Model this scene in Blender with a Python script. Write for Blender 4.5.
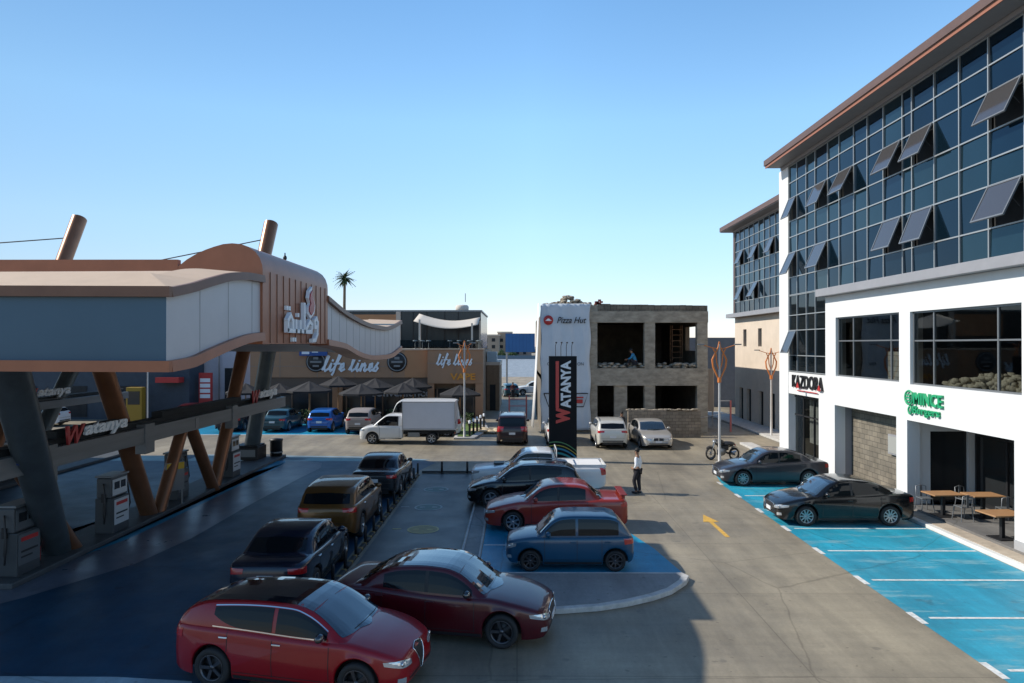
import bpy, bmesh, math, random
from mathutils import Vector, Matrix
from mathutils.bvhtree import BVHTree
R = math.radians
rnd = random.Random(7)
for o in list(bpy.data.objects): bpy.data.objects.remove(o)
scene = bpy.context.scene
col = scene.collection

# ---------------------------------------------------------------- camera, sky, sun, exposure
cam_d = bpy.data.cameras.new('camera'); cam = bpy.data.objects.new('camera', cam_d); col.objects.link(cam)
cam_d.sensor_width = 36; cam_d.lens = 700/1024*36; cam_d.clip_end = 3000; cam_d.clip_start = 0.1
cam.location = (0, 0, 5.8); cam.rotation_euler = (R(90.29), 0, R(0.41))
scene.camera = cam
SUN_EL = 37.5; SUN_TILT = 8.0       # sun stands at -X, a little towards +Y
w = bpy.data.worlds.new('World'); scene.world = w; w.use_nodes = True
nt = w.node_tree; bg = nt.nodes['Background']
sky = nt.nodes.new('ShaderNodeTexSky'); sky.sky_type = 'NISHITA'; sky.sun_disc = False
sky.sun_elevation = R(SUN_EL); sky.sun_rotation = R(-90 + SUN_TILT)
sky.air_density = 1.0; sky.dust_density = 0.3; sky.ozone_density = 2.0; sky.altitude = 1000
# hazy pale horizon, clear cyan blue above, deeper towards the zenith: a tint by elevation on the sky itself
stc = nt.nodes.new('ShaderNodeTexCoord'); ssp = nt.nodes.new('ShaderNodeSeparateXYZ'); srp = nt.nodes.new('ShaderNodeValToRGB')
nt.links.new(stc.outputs['Generated'], ssp.inputs[0]); nt.links.new(ssp.outputs[2], srp.inputs[0])
for k_, (p_, c_) in enumerate(((0, (.44,.41,.50)), (.06, (.47,.46,.50)), (.16, (.59,.62,.60)), (.30, (.63,.74,.71)), (.46, (.50,.66,.69)), (1, (.22,.30,.36)))):
    el_ = srp.color_ramp.elements[k_] if k_ < 1 else (srp.color_ramp.elements.new(p_) if k_ < 5 else srp.color_ramp.elements[-1])
    el_.position = p_; el_.color = (*c_, 1)
tint = nt.nodes.new('ShaderNodeMix'); tint.data_type = 'RGBA'; tint.blend_type = 'MULTIPLY'; tint.inputs[0].default_value = 1
tint2 = nt.nodes.new('ShaderNodeMix'); tint2.data_type = 'RGBA'; tint2.blend_type = 'MULTIPLY'; tint2.inputs[0].default_value = 1; tint2.inputs[7].default_value = (2, 2, 2, 1)
nt.links.new(sky.outputs[0], tint.inputs[6]); nt.links.new(srp.outputs[0], tint.inputs[7]); nt.links.new(tint.outputs[2], tint2.inputs[6]); 
smr = nt.nodes.new('ShaderNodeMapRange'); nt.links.new(ssp.outputs[0], smr.inputs[0])      # sky dimmed by hand towards the sun side, lifted away from it
for k_, v_ in ((1,-.62),(2,.02),(3,.60),(4,1.10)): smr.inputs[k_].default_value = v_
svm = nt.nodes.new('ShaderNodeVectorMath'); svm.operation = 'SCALE'; nt.links.new(tint2.outputs[2], svm.inputs[0]); nt.links.new(smr.outputs[0], svm.inputs['Scale']); nt.links.new(svm.outputs[0], bg.inputs[0]); bg.inputs[1].default_value = 0.135
sd = bpy.data.lights.new('sun', 'SUN'); so = bpy.data.objects.new('sun', sd); col.objects.link(so)
sd.energy = 4.0; sd.angle = R(0.53); sd.color = (1.0, 0.94, 0.84)
tl = Vector((math.cos(R(SUN_TILT)), -math.sin(R(SUN_TILT)), -math.tan(R(SUN_EL))))
so.rotation_euler = tl.to_track_quat('-Z', 'Y').to_euler(); so.location = (-40, 10, 40)
scene.view_settings.view_transform = 'Standard'; scene.view_settings.look = 'None'
scene.view_settings.exposure = 0.38; scene.view_settings.gamma = 1
scene.view_settings.use_curve_mapping = False
try: scene.cycles.max_bounces = 6
except Exception: pass

# ---------------------------------------------------------------- materials
MC = {}
def mat(name, c, rough=0.6, metal=0.0, spec=0.5, var=0.0, vscale=2.0, bump=0.0, bscale=30.0, coat=0.0, emit=0.0, c2=None, stretch=None, detail=6, flake=0):
    if name in MC: return MC[name]
    m = bpy.data.materials.new(name); m.use_nodes = True; MC[name] = m
    n = m.node_tree; b = n.nodes['Principled BSDF']
    b.inputs['Base Color'].default_value = (*c, 1); b.inputs['Roughness'].default_value = rough
    b.inputs['Metallic'].default_value = metal; b.inputs['Specular IOR Level'].default_value = spec
    b.inputs['Coat Weight'].default_value = coat; b.inputs['Coat Roughness'].default_value = 0.04
    if emit: b.inputs['Emission Color'].default_value = (*c, 1); b.inputs['Emission Strength'].default_value = emit
    tc = n.nodes.new('ShaderNodeTexCoord'); mp = n.nodes.new('ShaderNodeMapping'); n.links.new(tc.outputs['Object'], mp.inputs[0])
    if stretch: mp.inputs['Scale'].default_value = stretch
    if var or c2:
        no = n.nodes.new('ShaderNodeTexNoise'); no.inputs['Scale'].default_value = vscale; no.inputs['Detail'].default_value = detail
        no.inputs['Roughness'].default_value = .62
        n.links.new(mp.outputs[0], no.inputs['Vector'])
        r = n.nodes.new('ShaderNodeValToRGB'); r.color_ramp.elements[0].position = .32; r.color_ramp.elements[1].position = .7
        a = c2 if c2 else tuple(max(0, x*(1-var)) for x in c); bb = c if c2 else tuple(min(1, x*(1+var)) for x in c)
        r.color_ramp.elements[0].color = (*a, 1); r.color_ramp.elements[1].color = (*bb, 1)
        n.links.new(no.outputs['Fac'], r.inputs[0]); n.links.new(r.outputs[0], b.inputs['Base Color'])
    if bump:
        nb = n.nodes.new('ShaderNodeTexNoise'); nb.inputs['Scale'].default_value = bscale; nb.inputs['Detail'].default_value = 5
        n.links.new(mp.outputs[0], nb.inputs['Vector'])
        bu = n.nodes.new('ShaderNodeBump'); bu.inputs['Strength'].default_value = bump; bu.inputs['Distance'].default_value = .03
        n.links.new(nb.outputs['Fac'], bu.inputs['Height']); n.links.new(bu.outputs[0], b.inputs['Normal'])
    return m

def ground_mat(name, c1, c2, c3, rough=.55, joints=True, wear=None, wearc=None):
    """paving: broad stains, fine speckle, long brushed streaks, optional joints; wear shows wearc through the paint"""
    m = bpy.data.materials.new(name); m.use_nodes = True; n = m.node_tree; L = n.links
    b = n.nodes['Principled BSDF']; tc = n.nodes.new('ShaderNodeTexCoord')
    def noise(s, d=8, ro=.6, sc=(1, 1, 1), off=(0,0,0)):
        mp = n.nodes.new('ShaderNodeMapping'); mp.inputs['Scale'].default_value = sc; mp.inputs['Location'].default_value = off
        L.new(tc.outputs['Object'], mp.inputs[0])
        x = n.nodes.new('ShaderNodeTexNoise'); x.inputs['Scale'].default_value = s; x.inputs['Detail'].default_value = d
        x.inputs['Roughness'].default_value = ro; L.new(mp.outputs[0], x.inputs['Vector']); return x.outputs['Fac']
    def ramp(src, p0, p1, a, bb):
        r = n.nodes.new('ShaderNodeValToRGB'); r.color_ramp.elements[0].position = p0; r.color_ramp.elements[1].position = p1
        r.color_ramp.elements[0].color = (*a, 1); r.color_ramp.elements[1].color = (*bb, 1); L.new(src, r.inputs[0]); return r.outputs[0]
    def mix(f, a, bb, t='MIX'):
        x = n.nodes.new('ShaderNodeMix'); x.data_type = 'RGBA'; x.blend_type = t
        if isinstance(f, float): x.inputs[0].default_value = f
        else: L.new(f, x.inputs[0])
        L.new(a, x.inputs[6])
        if isinstance(bb, tuple): x.inputs[7].default_value = (*bb, 1)
        else: L.new(bb, x.inputs[7])
        return x.outputs[2]
    base = ramp(noise(.22, 10, .65), .35, .68, c2, c1)
    stains = ramp(noise(.55, 6, .7, (1, .35, 1), (3, 7, 0)), .38, .6, (.55, .55, .56), (1.1, 1.09, 1.07))
    base = mix(.55, base, stains, 'MULTIPLY')
    streak = ramp(noise(2.2, 4, .6, (.12, 1.6, 1)), .3, .75, (.86, .86, .87), (1.06, 1.06, 1.05))
    base = mix(.8, base, streak, 'MULTIPLY')
    lanes = ramp(noise(1.3, 5, .65, (1.5, .07, 1), (2, 9, 0)), .34, .62, (.80, .80, .80), (1.05, 1.05, 1.05))
    base = mix(.75, base, lanes, 'MULTIPLY')
    drips = ramp(noise(5.5, 2, .4, (1, 1, 1), (7, 1, 0)), .70, .74, (1, 1, 1), (.62, .61, .6))
    base = mix(.8, base, drips, 'MULTIPLY')
    fine = ramp(noise(14, 6, .8), .25, .8, (.8, .8, .8), (1.12, 1.12, 1.12))
    base = mix(.95, base, fine, 'MULTIPLY')
    vo = n.nodes.new('ShaderNodeTexVoronoi'); vo.feature = 'DISTANCE_TO_EDGE'; vo.inputs['Scale'].default_value = .16
    wv = n.nodes.new('ShaderNodeMix'); wv.data_type = 'VECTOR'; wv.inputs[0].default_value = .12; nz = n.nodes.new('ShaderNodeTexNoise'); nz.inputs['Scale'].default_value = 1.6; nz.inputs['Detail'].default_value = 8
    L.new(tc.outputs['Object'], nz.inputs['Vector']); L.new(tc.outputs['Object'], wv.inputs[4]); L.new(nz.outputs['Color'], wv.inputs[5]); L.new(wv.outputs[1], vo.inputs['Vector'])
    crk = ramp(vo.outputs['Distance'], .0, .0035, (.55, .53, .5), (1, 1, 1)); base = mix(.7, base, crk, 'MULTIPLY')
    spots = ramp(noise(1.7, 3, .5, (1, 1, 1), (11, 2, 0)), .66, .72, (0, 0, 0), (.55, .55, .55))
    base = mix(spots, base, c3)
    if wear is not None:
        wn = ramp(noise(1.1, 9, .75, (.35, 1.5, 1), (5, 5, 0)), wear, wear+.12, (0, 0, 0), (1, 1, 1))
        base = mix(wn, base, wearc)
    if joints:
        br = n.nodes.new('ShaderNodeTexBrick'); L.new(tc.outputs['Object'], br.inputs['Vector'])
        br.inputs['Scale'].default_value = 1; br.inputs['Brick Width'].default_value = 5.2; br.inputs['Row Height'].default_value = 4.1
        br.inputs['Mortar Size'].default_value = .018; br.inputs['Mortar Smooth'].default_value = .6; br.offset = 0
        br.inputs['Color1'].default_value = br.inputs['Color2'].default_value = (1, 1, 1, 1); br.inputs['Mortar'].default_value = (.6, .58, .56, 1)
        base = mix(.75, base, br.outputs['Color'], 'MULTIPLY')
    L.new(base, b.inputs['Base Color'])
    rr = n.nodes.new('ShaderNodeMapRange'); rr.inputs[3].default_value = rough-.14; rr.inputs[4].default_value = rough+.2
    L.new(noise(.9, 6), rr.inputs[0]); L.new(rr.outputs[0], b.inputs['Roughness'])
    bu = n.nodes.new('ShaderNodeBump'); bu.inputs['Strength'].default_value = .12; bu.inputs['Distance'].default_value = .02
    L.new(noise(40, 4), bu.inputs['Height']); L.new(bu.outputs[0], b.inputs['Normal'])
    return m

CONC = (.30, .265, .21)
m_ground = ground_mat('sandy concrete', (.37, .32, .235), (.25, .215, .16), (.12, .105, .085))
m_sand = ground_mat('desert sand', (.42, .35, .26), (.33, .27, .2), (.25, .2, .15), .9, False)
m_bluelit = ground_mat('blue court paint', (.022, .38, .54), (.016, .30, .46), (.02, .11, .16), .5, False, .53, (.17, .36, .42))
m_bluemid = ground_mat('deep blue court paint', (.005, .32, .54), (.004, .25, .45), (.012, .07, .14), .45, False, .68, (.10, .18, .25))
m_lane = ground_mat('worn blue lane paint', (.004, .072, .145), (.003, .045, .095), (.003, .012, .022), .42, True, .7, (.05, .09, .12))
m_band = ground_mat('grey blue kerb band', (.15, .18, .24), (.11, .13, .18), (.08, .09, .11), .3, False)
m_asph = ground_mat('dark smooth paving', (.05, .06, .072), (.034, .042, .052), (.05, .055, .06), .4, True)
m_pave = ground_mat('pavement concrete', (.33, .33, .32), (.25, .25, .25), (.15, .15, .15), .6, False)
m_kerb = mat('kerb stone', (.48, .47, .45), .7, var=.2, vscale=5, bump=.2)
m_wpaint = mat('road line white', (.62, .63, .62), .6, var=.25, vscale=9)
m_ypaint = mat('road arrow yellow', (.62, .36, .06), .6, var=.25, vscale=9)
m_white = mat('white render', (.72, .72, .72), .65, c2=(.665,.665,.655), vscale=.9, stretch=(1.5,1.5,.5), bump=.06, bscale=60)
m_cream = mat('cream render', (.62, .52, .42), .8, var=.08, vscale=1.0, bump=.1)
m_grey = mat('grey cladding', (.27, .27, .29), .5, var=.06)
m_fascia = mat('roof fascia brown', (.12, .07, .055), .5, var=.1)
m_soffit = mat('soffit grey', (.24, .23, .24), .6, var=.05)
m_mull = mat('aluminium mullion', (.36, .38, .39), .4, .4)
m_frame = mat('grey window frame', (.22, .23, .24), .4, .5)
m_dark = mat('dark interior', (.018, .020, .022), .8, var=.3)
m_black = mat('black plastic', (.015, .015, .017), .5)
m_rub = mat('tyre rubber', (.018, .018, .019), .75, bump=.1)
m_rim = mat('alloy', (.42, .43, .45), .3, .9)
m_rimd = mat('dark alloy', (.10, .10, .11), .3, .8)
m_chrome = mat('chrome', (.75, .76, .78), .12, 1)
m_carglass = mat('car glass', (.006, .008, .010), .03, 0, .3, coat=.1)
m_wscreen = mat('windscreen glass', (.02, .035, .05), .04, 0, 1.0, coat=1)
m_lamp = mat('headlamp glass', (.50, .53, .56), .08, .5, coat=1)
m_tail = mat('tail lamp red', (.42, .012, .012), .15, coat=1)
m_plate = mat('plate white', (.65, .67, .70), .5)
m_bronze = mat('bronze cladding', (.33, .13, .07), .42, .3, var=.1, vscale=1.5)
m_bronzed = mat('bronze trim', (.19, .095, .06), .5, .2, var=.1)
m_panel = mat('blue grey aluminium panel', (.06, .115, .165), .42, .25, var=.05, vscale=.6)
m_panelw = mat('pale aluminium panel', (.50, .50, .52), .45, .15, var=.05, vscale=.8)
m_cop = mat('cream coping', (.56, .41, .29), .7, var=.06)
m_steel = mat('grey steel column', (.10, .125, .14), .38, .55, var=.15)
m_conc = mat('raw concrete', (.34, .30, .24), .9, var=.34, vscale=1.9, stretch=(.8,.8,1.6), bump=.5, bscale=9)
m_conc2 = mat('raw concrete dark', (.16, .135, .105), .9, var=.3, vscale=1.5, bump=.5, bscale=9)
m_brown = mat('brown store cladding', (.37, .205, .115), .6, var=.08, vscale=.5)
m_brown_lit = mat('sunlit brown cladding', (.46, .22, .10), .6, var=.08, vscale=.5)  # store brown with sunlight put into the colour
m_storedark = mat('dark shop glass', (.02, .022, .024), .12, 0, .7)
m_umb = mat('charcoal canvas', (.020, .019, .021), .85, var=.12, vscale=3)
m_wood = mat('light wood', (.46, .26, .12), .55, c2=(.30, .15, .07), vscale=3, stretch=(1, 12, 12))
m_pole = mat('painted pole', (.48, .47, .46), .5, var=.1)
m_orange = mat('orange paint', (.62, .19, .04), .5)
m_red = mat('red paint', (.45, .03, .03), .5)
m_pink = mat('faded red rail', (.46, .13, .12), .6)
m_letter = mat('white lettering', (.80, .83, .86), .4)
m_blk = mat('black lettering', (.012, .012, .014), .45)
m_green = mat('green lettering', (.02, .34, .15), .4)
m_amber = mat('amber lettering', (.72, .29, .03), .4)
m_banner = mat('banner cloth', (.58, .64, .70), .8, var=.06, vscale=.8, bump=.25, bscale=1.2)
m_leaf = mat('dull green leaf', (.06, .10, .035), .8, var=.4, vscale=6)
m_grass = mat('lawn', (.10, .16, .03), .9, var=.3, vscale=6)
m_yel = mat('yellow paint', (.55, .34, .03), .5)
m_skin = mat('skin', (.28, .15, .09), .6)
m_hair = mat('dark hair', (.012, .010, .009), .7)
m_shirt = mat('white shirt', (.78, .80, .84), .8)
m_trous = mat('dark trousers', (.018, .018, .024), .85)
m_sail = mat('cream shade sail', (.62, .55, .47), .8)
m_stonew = mat('rubble stone', (.42, .36, .28), .9, c2=(.2, .17, .13), vscale=6, bump=.8, bscale=12)
m_rock = mat('pale rock', (.62, .55, .42), .9, c2=(.34, .28, .2), vscale=7, bump=.6)

def curtain_glass(name, c, rough=.03, metal=.75):
    return mat(name, c, rough, metal, var=.10, vscale=.35)
m_cg = [curtain_glass('facade glass %s' % k, c) for k, c in (('teal', (.014, .042, .072)), ('slate', (.010, .032, .058)), ('pale', (.028, .066, .09)))]
m_cgd = mat('facade glass dark', (.018, .028, .036), .04, .7)
def clear_glass():
    m = bpy.data.materials.new('shop window glass'); m.use_nodes = True; n = m.node_tree
    for x in list(n.nodes): n.nodes.remove(x)
    o = n.nodes.new('ShaderNodeOutputMaterial'); mx = n.nodes.new('ShaderNodeMixShader'); t = n.nodes.new('ShaderNodeBsdfTransparent')
    g = n.nodes.new('ShaderNodeBsdfGlossy'); g.inputs['Roughness'].default_value = .02; g.inputs[0].default_value = (.8, .88, .92, 1)
    t.inputs[0].default_value = (.50, .54, .55, 1); lw = n.nodes.new('ShaderNodeLayerWeight'); lw.inputs[0].default_value = .35
    n.links.new(lw.outputs['Fresnel'], mx.inputs[0]); n.links.new(t.outputs[0], mx.inputs[1]); n.links.new(g.outputs[0], mx.inputs[2]); n.links.new(mx.outputs[0], o.inputs[0])
    return m
m_clear = clear_glass()
def brick_mat(name, a, b, mort, bw, bh):
    m = bpy.data.materials.new(name); m.use_nodes = True; n = m.node_tree; p = n.nodes['Principled BSDF']; p.inputs['Roughness'].default_value = .9
    tc = n.nodes.new('ShaderNodeTexCoord'); mp = n.nodes.new('ShaderNodeMapping'); mp.inputs['Rotation'].default_value = (R(90), 0, 0)
    sp = n.nodes.new('ShaderNodeSeparateXYZ'); cb = n.nodes.new('ShaderNodeCombineXYZ'); ad = n.nodes.new('ShaderNodeMath')
    n.links.new(tc.outputs['Object'], sp.inputs[0]); n.links.new(sp.outputs[0], ad.inputs[0]); n.links.new(sp.outputs[1], ad.inputs[1])
    n.links.new(ad.outputs[0], cb.inputs[0]); n.links.new(sp.outputs[2], cb.inputs[1])
    br = n.nodes.new('ShaderNodeTexBrick'); n.links.new(cb.outputs[0], br.inputs['Vector']); br.inputs['Scale'].default_value = 1
    br.inputs['Brick Width'].default_value = bw; br.inputs['Row Height'].default_value = bh; br.inputs['Mortar Size'].default_value = .012
    br.inputs['Color1'].default_value = (*a, 1); br.inputs['Color2'].default_value = (*b, 1); br.inputs['Mortar'].default_value = (*mort, 1)
    no = n.nodes.new('ShaderNodeTexNoise'); no.inputs['Scale'].default_value = 1.6; no.inputs['Detail'].default_value = 8; n.links.new(tc.outputs['Object'], no.inputs['Vector'])
    rp = n.nodes.new('ShaderNodeValToRGB'); rp.color_ramp.elements[0].position = .3; rp.color_ramp.elements[0].color = (.6, .6, .6, 1); rp.color_ramp.elements[1].position = .7
    n.links.new(no.outputs[0], rp.inputs[0])
    mx = n.nodes.new('ShaderNodeMix'); mx.data_type = 'RGBA'; mx.blend_type = 'MULTIPLY'; mx.inputs[0].default_value = 1
    n.links.new(br.outputs[0], mx.inputs[6]); n.links.new(rp.outputs[0], mx.inputs[7]); n.links.new(mx.outputs[2], p.inputs['Base Color'])
    bu = n.nodes.new('ShaderNodeBump'); bu.inputs['Strength'].default_value = .6; bu.inputs['Distance'].default_value = .02
    n.links.new(br.outputs[1], bu.inputs['Height']); bu.invert = True; n.links.new(bu.outputs[0], p.inputs['Normal'])
    return m
m_block = brick_mat('concrete blockwork', (.25, .215, .165), (.19, .165, .13), (.10, .09, .075), .42, .21)
m_rubwall = brick_mat('pale stone blockwork', (.36, .30, .23), (.26, .215, .165), (.14, .12, .1), .4, .2)
m_claybrick = brick_mat('red clay brick', (.30, .10, .06), (.22, .08, .05), (.12, .1, .09), .2, .08)

# ---------------------------------------------------------------- mesh helpers
class MB:
    def __init__(s): s.v = []; s.f = []; s.sm = []; s.mk = []
    def add(s, vs, fs, smooth=False):
        s.mk.append((len(s.v), len(s.f))); o = len(s.v); s.v += [tuple(x) for x in vs]; s.f += [tuple(i+o for i in f) for f in fs]; s.sm += [smooth]*len(fs); return s
    def box(s, x0, x1, y0, y1, z0, z1):
        x0, x1 = min(x0, x1), max(x0, x1); y0, y1 = min(y0, y1), max(y0, y1); z0, z1 = min(z0, z1), max(z0, z1)
        return s.add([(x0,y0,z0),(x1,y0,z0),(x1,y1,z0),(x0,y1,z0),(x0,y0,z1),(x1,y0,z1),(x1,y1,z1),(x0,y1,z1)],
              [(3,2,1,0),(4,5,6,7),(0,1,5,4),(1,2,6,5),(2,3,7,6),(3,0,4,7)])
    def cbox(s, c, d, rot=None):
        m = rot.to_matrix() if hasattr(rot, 'to_matrix') else Matrix.Identity(3)
        vs = [Vector(c) + m @ Vector((sx*d[0]/2, sy*d[1]/2, sz*d[2]/2)) for sz in (-1,1) for sx, sy in ((-1,-1),(1,-1),(1,1),(-1,1))]
        return s.add(vs, [(3,2,1,0),(4,5,6,7),(0,1,5,4),(1,2,6,5),(2,3,7,6),(3,0,4,7)])
    def prism(s, poly, z0, z1):
        n = len(poly)
        return s.add([(x,y,z0) for x,y in poly]+[(x,y,z1) for x,y in poly],
              [tuple(range(n-1,-1,-1)), tuple(range(n,2*n))]+[(i,(i+1)%n,n+(i+1)%n,n+i) for i in range(n)])
    def extr(s, pts, d):
        """closed planar 3-D outline pushed along d"""
        n = len(pts); d = Vector(d); a = [Vector(p) for p in pts]
        return s.add(a+[p+d for p in a], [tuple(range(n-1,-1,-1)), tuple(range(n,2*n))]+[(i,(i+1)%n,n+(i+1)%n,n+i) for i in range(n)])
    def tube(s, pts, r, n=10, cap=True, smooth=True):
        pts = [Vector(p) for p in pts]; rs = r if isinstance(r, (list, tuple)) else [r]*len(pts); vs = []
        up = None
        for i, p in enumerate(pts):
            d = (pts[min(i+1, len(pts)-1)] - pts[max(i-1, 0)]).normalized()
            if up is None: up = Vector((0,0,1)) if abs(d.z) < .9 else Vector((1,0,0))
            a = d.cross(up).normalized(); b = a.cross(d).normalized(); up = b
            vs += [p + (a*math.cos(t)+b*math.sin(t))*rs[i] for t in [2*math.pi*k/n for k in range(n)]]
        fs = [(i*n+k, i*n+(k+1)%n, (i+1)*n+(k+1)%n, (i+1)*n+k) for i in range(len(pts)-1) for k in range(n)]
        s.add(vs, fs, smooth)
        if cap:
            m = len(pts)-1
            s.add([vs[k] for k in range(n)], [tuple(range(n-1,-1,-1))]); s.add([vs[m*n+k] for k in range(n)], [tuple(range(n))])
        return s
    def grid(s, rows, smooth=True, close=False, flip=False):
        n = len(rows[0]); vs = [p for r in rows for p in r]; fs = []
        for i in range(len(rows)-1):
            for k in range(n if close else n-1):
                q = (i*n+k, i*n+(k+1)%n, (i+1)*n+(k+1)%n, (i+1)*n+k); fs.append(q[::-1] if flip else q)
        return s.add(vs, fs, smooth)
    def lathe(s, prof, c=(0,0,0), axis='z', n=20, smooth=True):
        rows = []
        for r, h in prof:
            row = []
            for k in range(n):
                t = 2*math.pi*k/n; a, b = r*math.cos(t), r*math.sin(t)
                p = (a, b, h) if axis == 'z' else ((a, h, b) if axis == 'y' else (h, a, b))
                row.append((p[0]+c[0], p[1]+c[1], p[2]+c[2]))
            rows.append(row)
        return s.grid(rows, smooth, True)
    def blob(s, c, r, seed=0, n=6, jag=.25):
        rr = random.Random(seed); rows = []
        for i in range(n+1):
            ph = math.pi*i/n; row = []
            for k in range(n+2):
                t = 2*math.pi*k/(n+2); q = 1+rr.uniform(-jag, jag) if 0 < i < n else 1
                row.append((c[0]+r[0]*q*math.sin(ph)*math.cos(t), c[1]+r[1]*q*math.sin(ph)*math.sin(t), c[2]+r[2]*q*math.cos(ph)))
            rows.append(row)
        return s.grid(rows, True, True)
    def split(s):
        """one builder per added piece"""
        out = []
        for i, (v0, f0) in enumerate(s.mk):
            v1, f1 = s.mk[i+1] if i+1 < len(s.mk) else (len(s.v), len(s.f))
            q = MB(); q.v = s.v[v0:v1]; q.f = [tuple(k-v0 for k in f) for f in s.f[f0:f1]]; q.sm = s.sm[f0:f1]; out.append(q)
        return out
    def mesh(s, name, m):
        me = bpy.data.meshes.new(name); me.from_pydata(s.v, [], s.f); me.materials.append(m)
        me.polygons.foreach_set('use_smooth', s.sm); me.update(); return me
    def obj(s, name, m, parent=None, bevel=0, loc=None, weld=False):
        me = s.mesh(name, m)
        if weld or True:
            bm = bmesh.new(); bm.from_mesh(me)
            if weld: bmesh.ops.remove_doubles(bm, verts=bm.verts, dist=1e-4)
            bmesh.ops.recalc_face_normals(bm, faces=bm.faces) if weld else None
            bm.to_mesh(me); bm.free()
        o = bpy.data.objects.new(name, me); col.objects.link(o)
        if parent is not None: o.parent = parent
        if loc: o.location = loc
        if bevel:
            md = o.modifiers.new('bevel', 'BEVEL'); md.width = bevel; md.segments = 2; md.limit_method = 'ANGLE'; md.angle_limit = R(40)
        return o
def tag(o, label=None, cat=None, group=None, kind=None):
    if label: o['label'] = label
    if cat: o['category'] = cat
    if group: o['group'] = group
    if kind: o['kind'] = kind
    return o
def thing(name, label, cat, loc=(0,0,0), rz=0, group=None):
    o = bpy.data.objects.new(name, None); col.objects.link(o); o.location = loc; o.rotation_euler = (0,0,rz); o.empty_display_size = .2
    return tag(o, label, cat, group)
def kids(o): return [c for c in bpy.data.objects if c.parent == o]
def copy_tree(o, parent=None):
    c = o.copy(); col.objects.link(c); c.parent = parent
    for ch in kids(o): copy_tree(ch, c)
    return c
def text(name, s, m, parent, loc, rot, size, extrude=.02, shear=0, offset=0, width=None, height=None, align='CENTER'):
    """lettering as a mesh; rot as euler; width/height rescale the finished word to metres"""
    cu = bpy.data.curves.new(name, 'FONT'); cu.body = s; cu.size = 1; cu.extrude = 0.5; cu.shear = shear; cu.offset = offset
    cu.align_x = 'LEFT'; cu.resolution_u = 4
    t = bpy.data.objects.new(name, cu); col.objects.link(t); bpy.context.view_layer.update()
    me = bpy.data.meshes.new_from_object(t.evaluated_get(bpy.context.evaluated_depsgraph_get())); bpy.data.objects.remove(t)
    if len(me.vertices):
        xs = [v.co.x for v in me.vertices]; ys = [v.co.y for v in me.vertices]
        w0, h0 = max(xs)-min(xs), max(ys)-min(ys); cx, cy = (max(xs)+min(xs))/2, (max(ys)+min(ys))/2
        sx = width/w0 if width else (height/h0 if height else size); sy = height/h0 if height else sx
        for v in me.vertices: v.co = ((v.co.x-cx)*sx, (v.co.y-cy)*sy, v.co.z*2*extrude)
    me.materials.clear(); me.materials.append(m)
    o = bpy.data.objects.new(name, me); col.objects.link(o); o.parent = parent; o.location = loc; o.rotation_euler = rot
    return o
ROT_FRONT = (R(90), 0, 0)            # reads from the -Y side
ROT_WEST = (R(90), 0, R(-90))        # on a wall facing -X
ROT_EAST = (R(90), 0, R(90))         # on a wall facing +X
def sheet(name, pts, z, m, label=None):
    o = MB().add([(x, y, z) for x, y in pts], [tuple(range(len(pts)))]).obj(name, m); return tag(o, kind='structure')
def lerp(a, b, t): return a+(b-a)*t
def pw(pts, x, smooth=True):
    """monotone-ish interpolation through (x, v) pairs"""
    if x <= pts[0][0]: return pts[0][1]
    if x >= pts[-1][0]: return pts[-1][1]
    for i in range(len(pts)-1):
        a, b = pts[i], pts[i+1]
        if a[0] <= x <= b[0]:
            h = b[0]-a[0]
            if h < 1e-9: return b[1]
            t = (x-a[0])/h
            if not smooth: return lerp(a[1], b[1], t)
            d = (b[1]-a[1])/h
            d0 = (a[1]-pts[i-1][1])/(a[0]-pts[i-1][0]) if i > 0 and a[0] > pts[i-1][0] else d
            d1 = (pts[i+2][1]-b[1])/(pts[i+2][0]-b[0]) if i+2 < len(pts) and pts[i+2][0] > b[0] else d
            def lim(p, q): return 0 if p*q <= 0 else 2*p*q/(p+q)
            m0 = lim(d0, d) if i > 0 else d; m1 = lim(d, d1) if i+2 < len(pts) else d
            t2, t3 = t*t, t*t*t
            return (2*t3-3*t2+1)*a[1]+(t3-2*t2+t)*h*m0+(-2*t3+3*t2)*b[1]+(t3-t2)*h*m1
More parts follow.
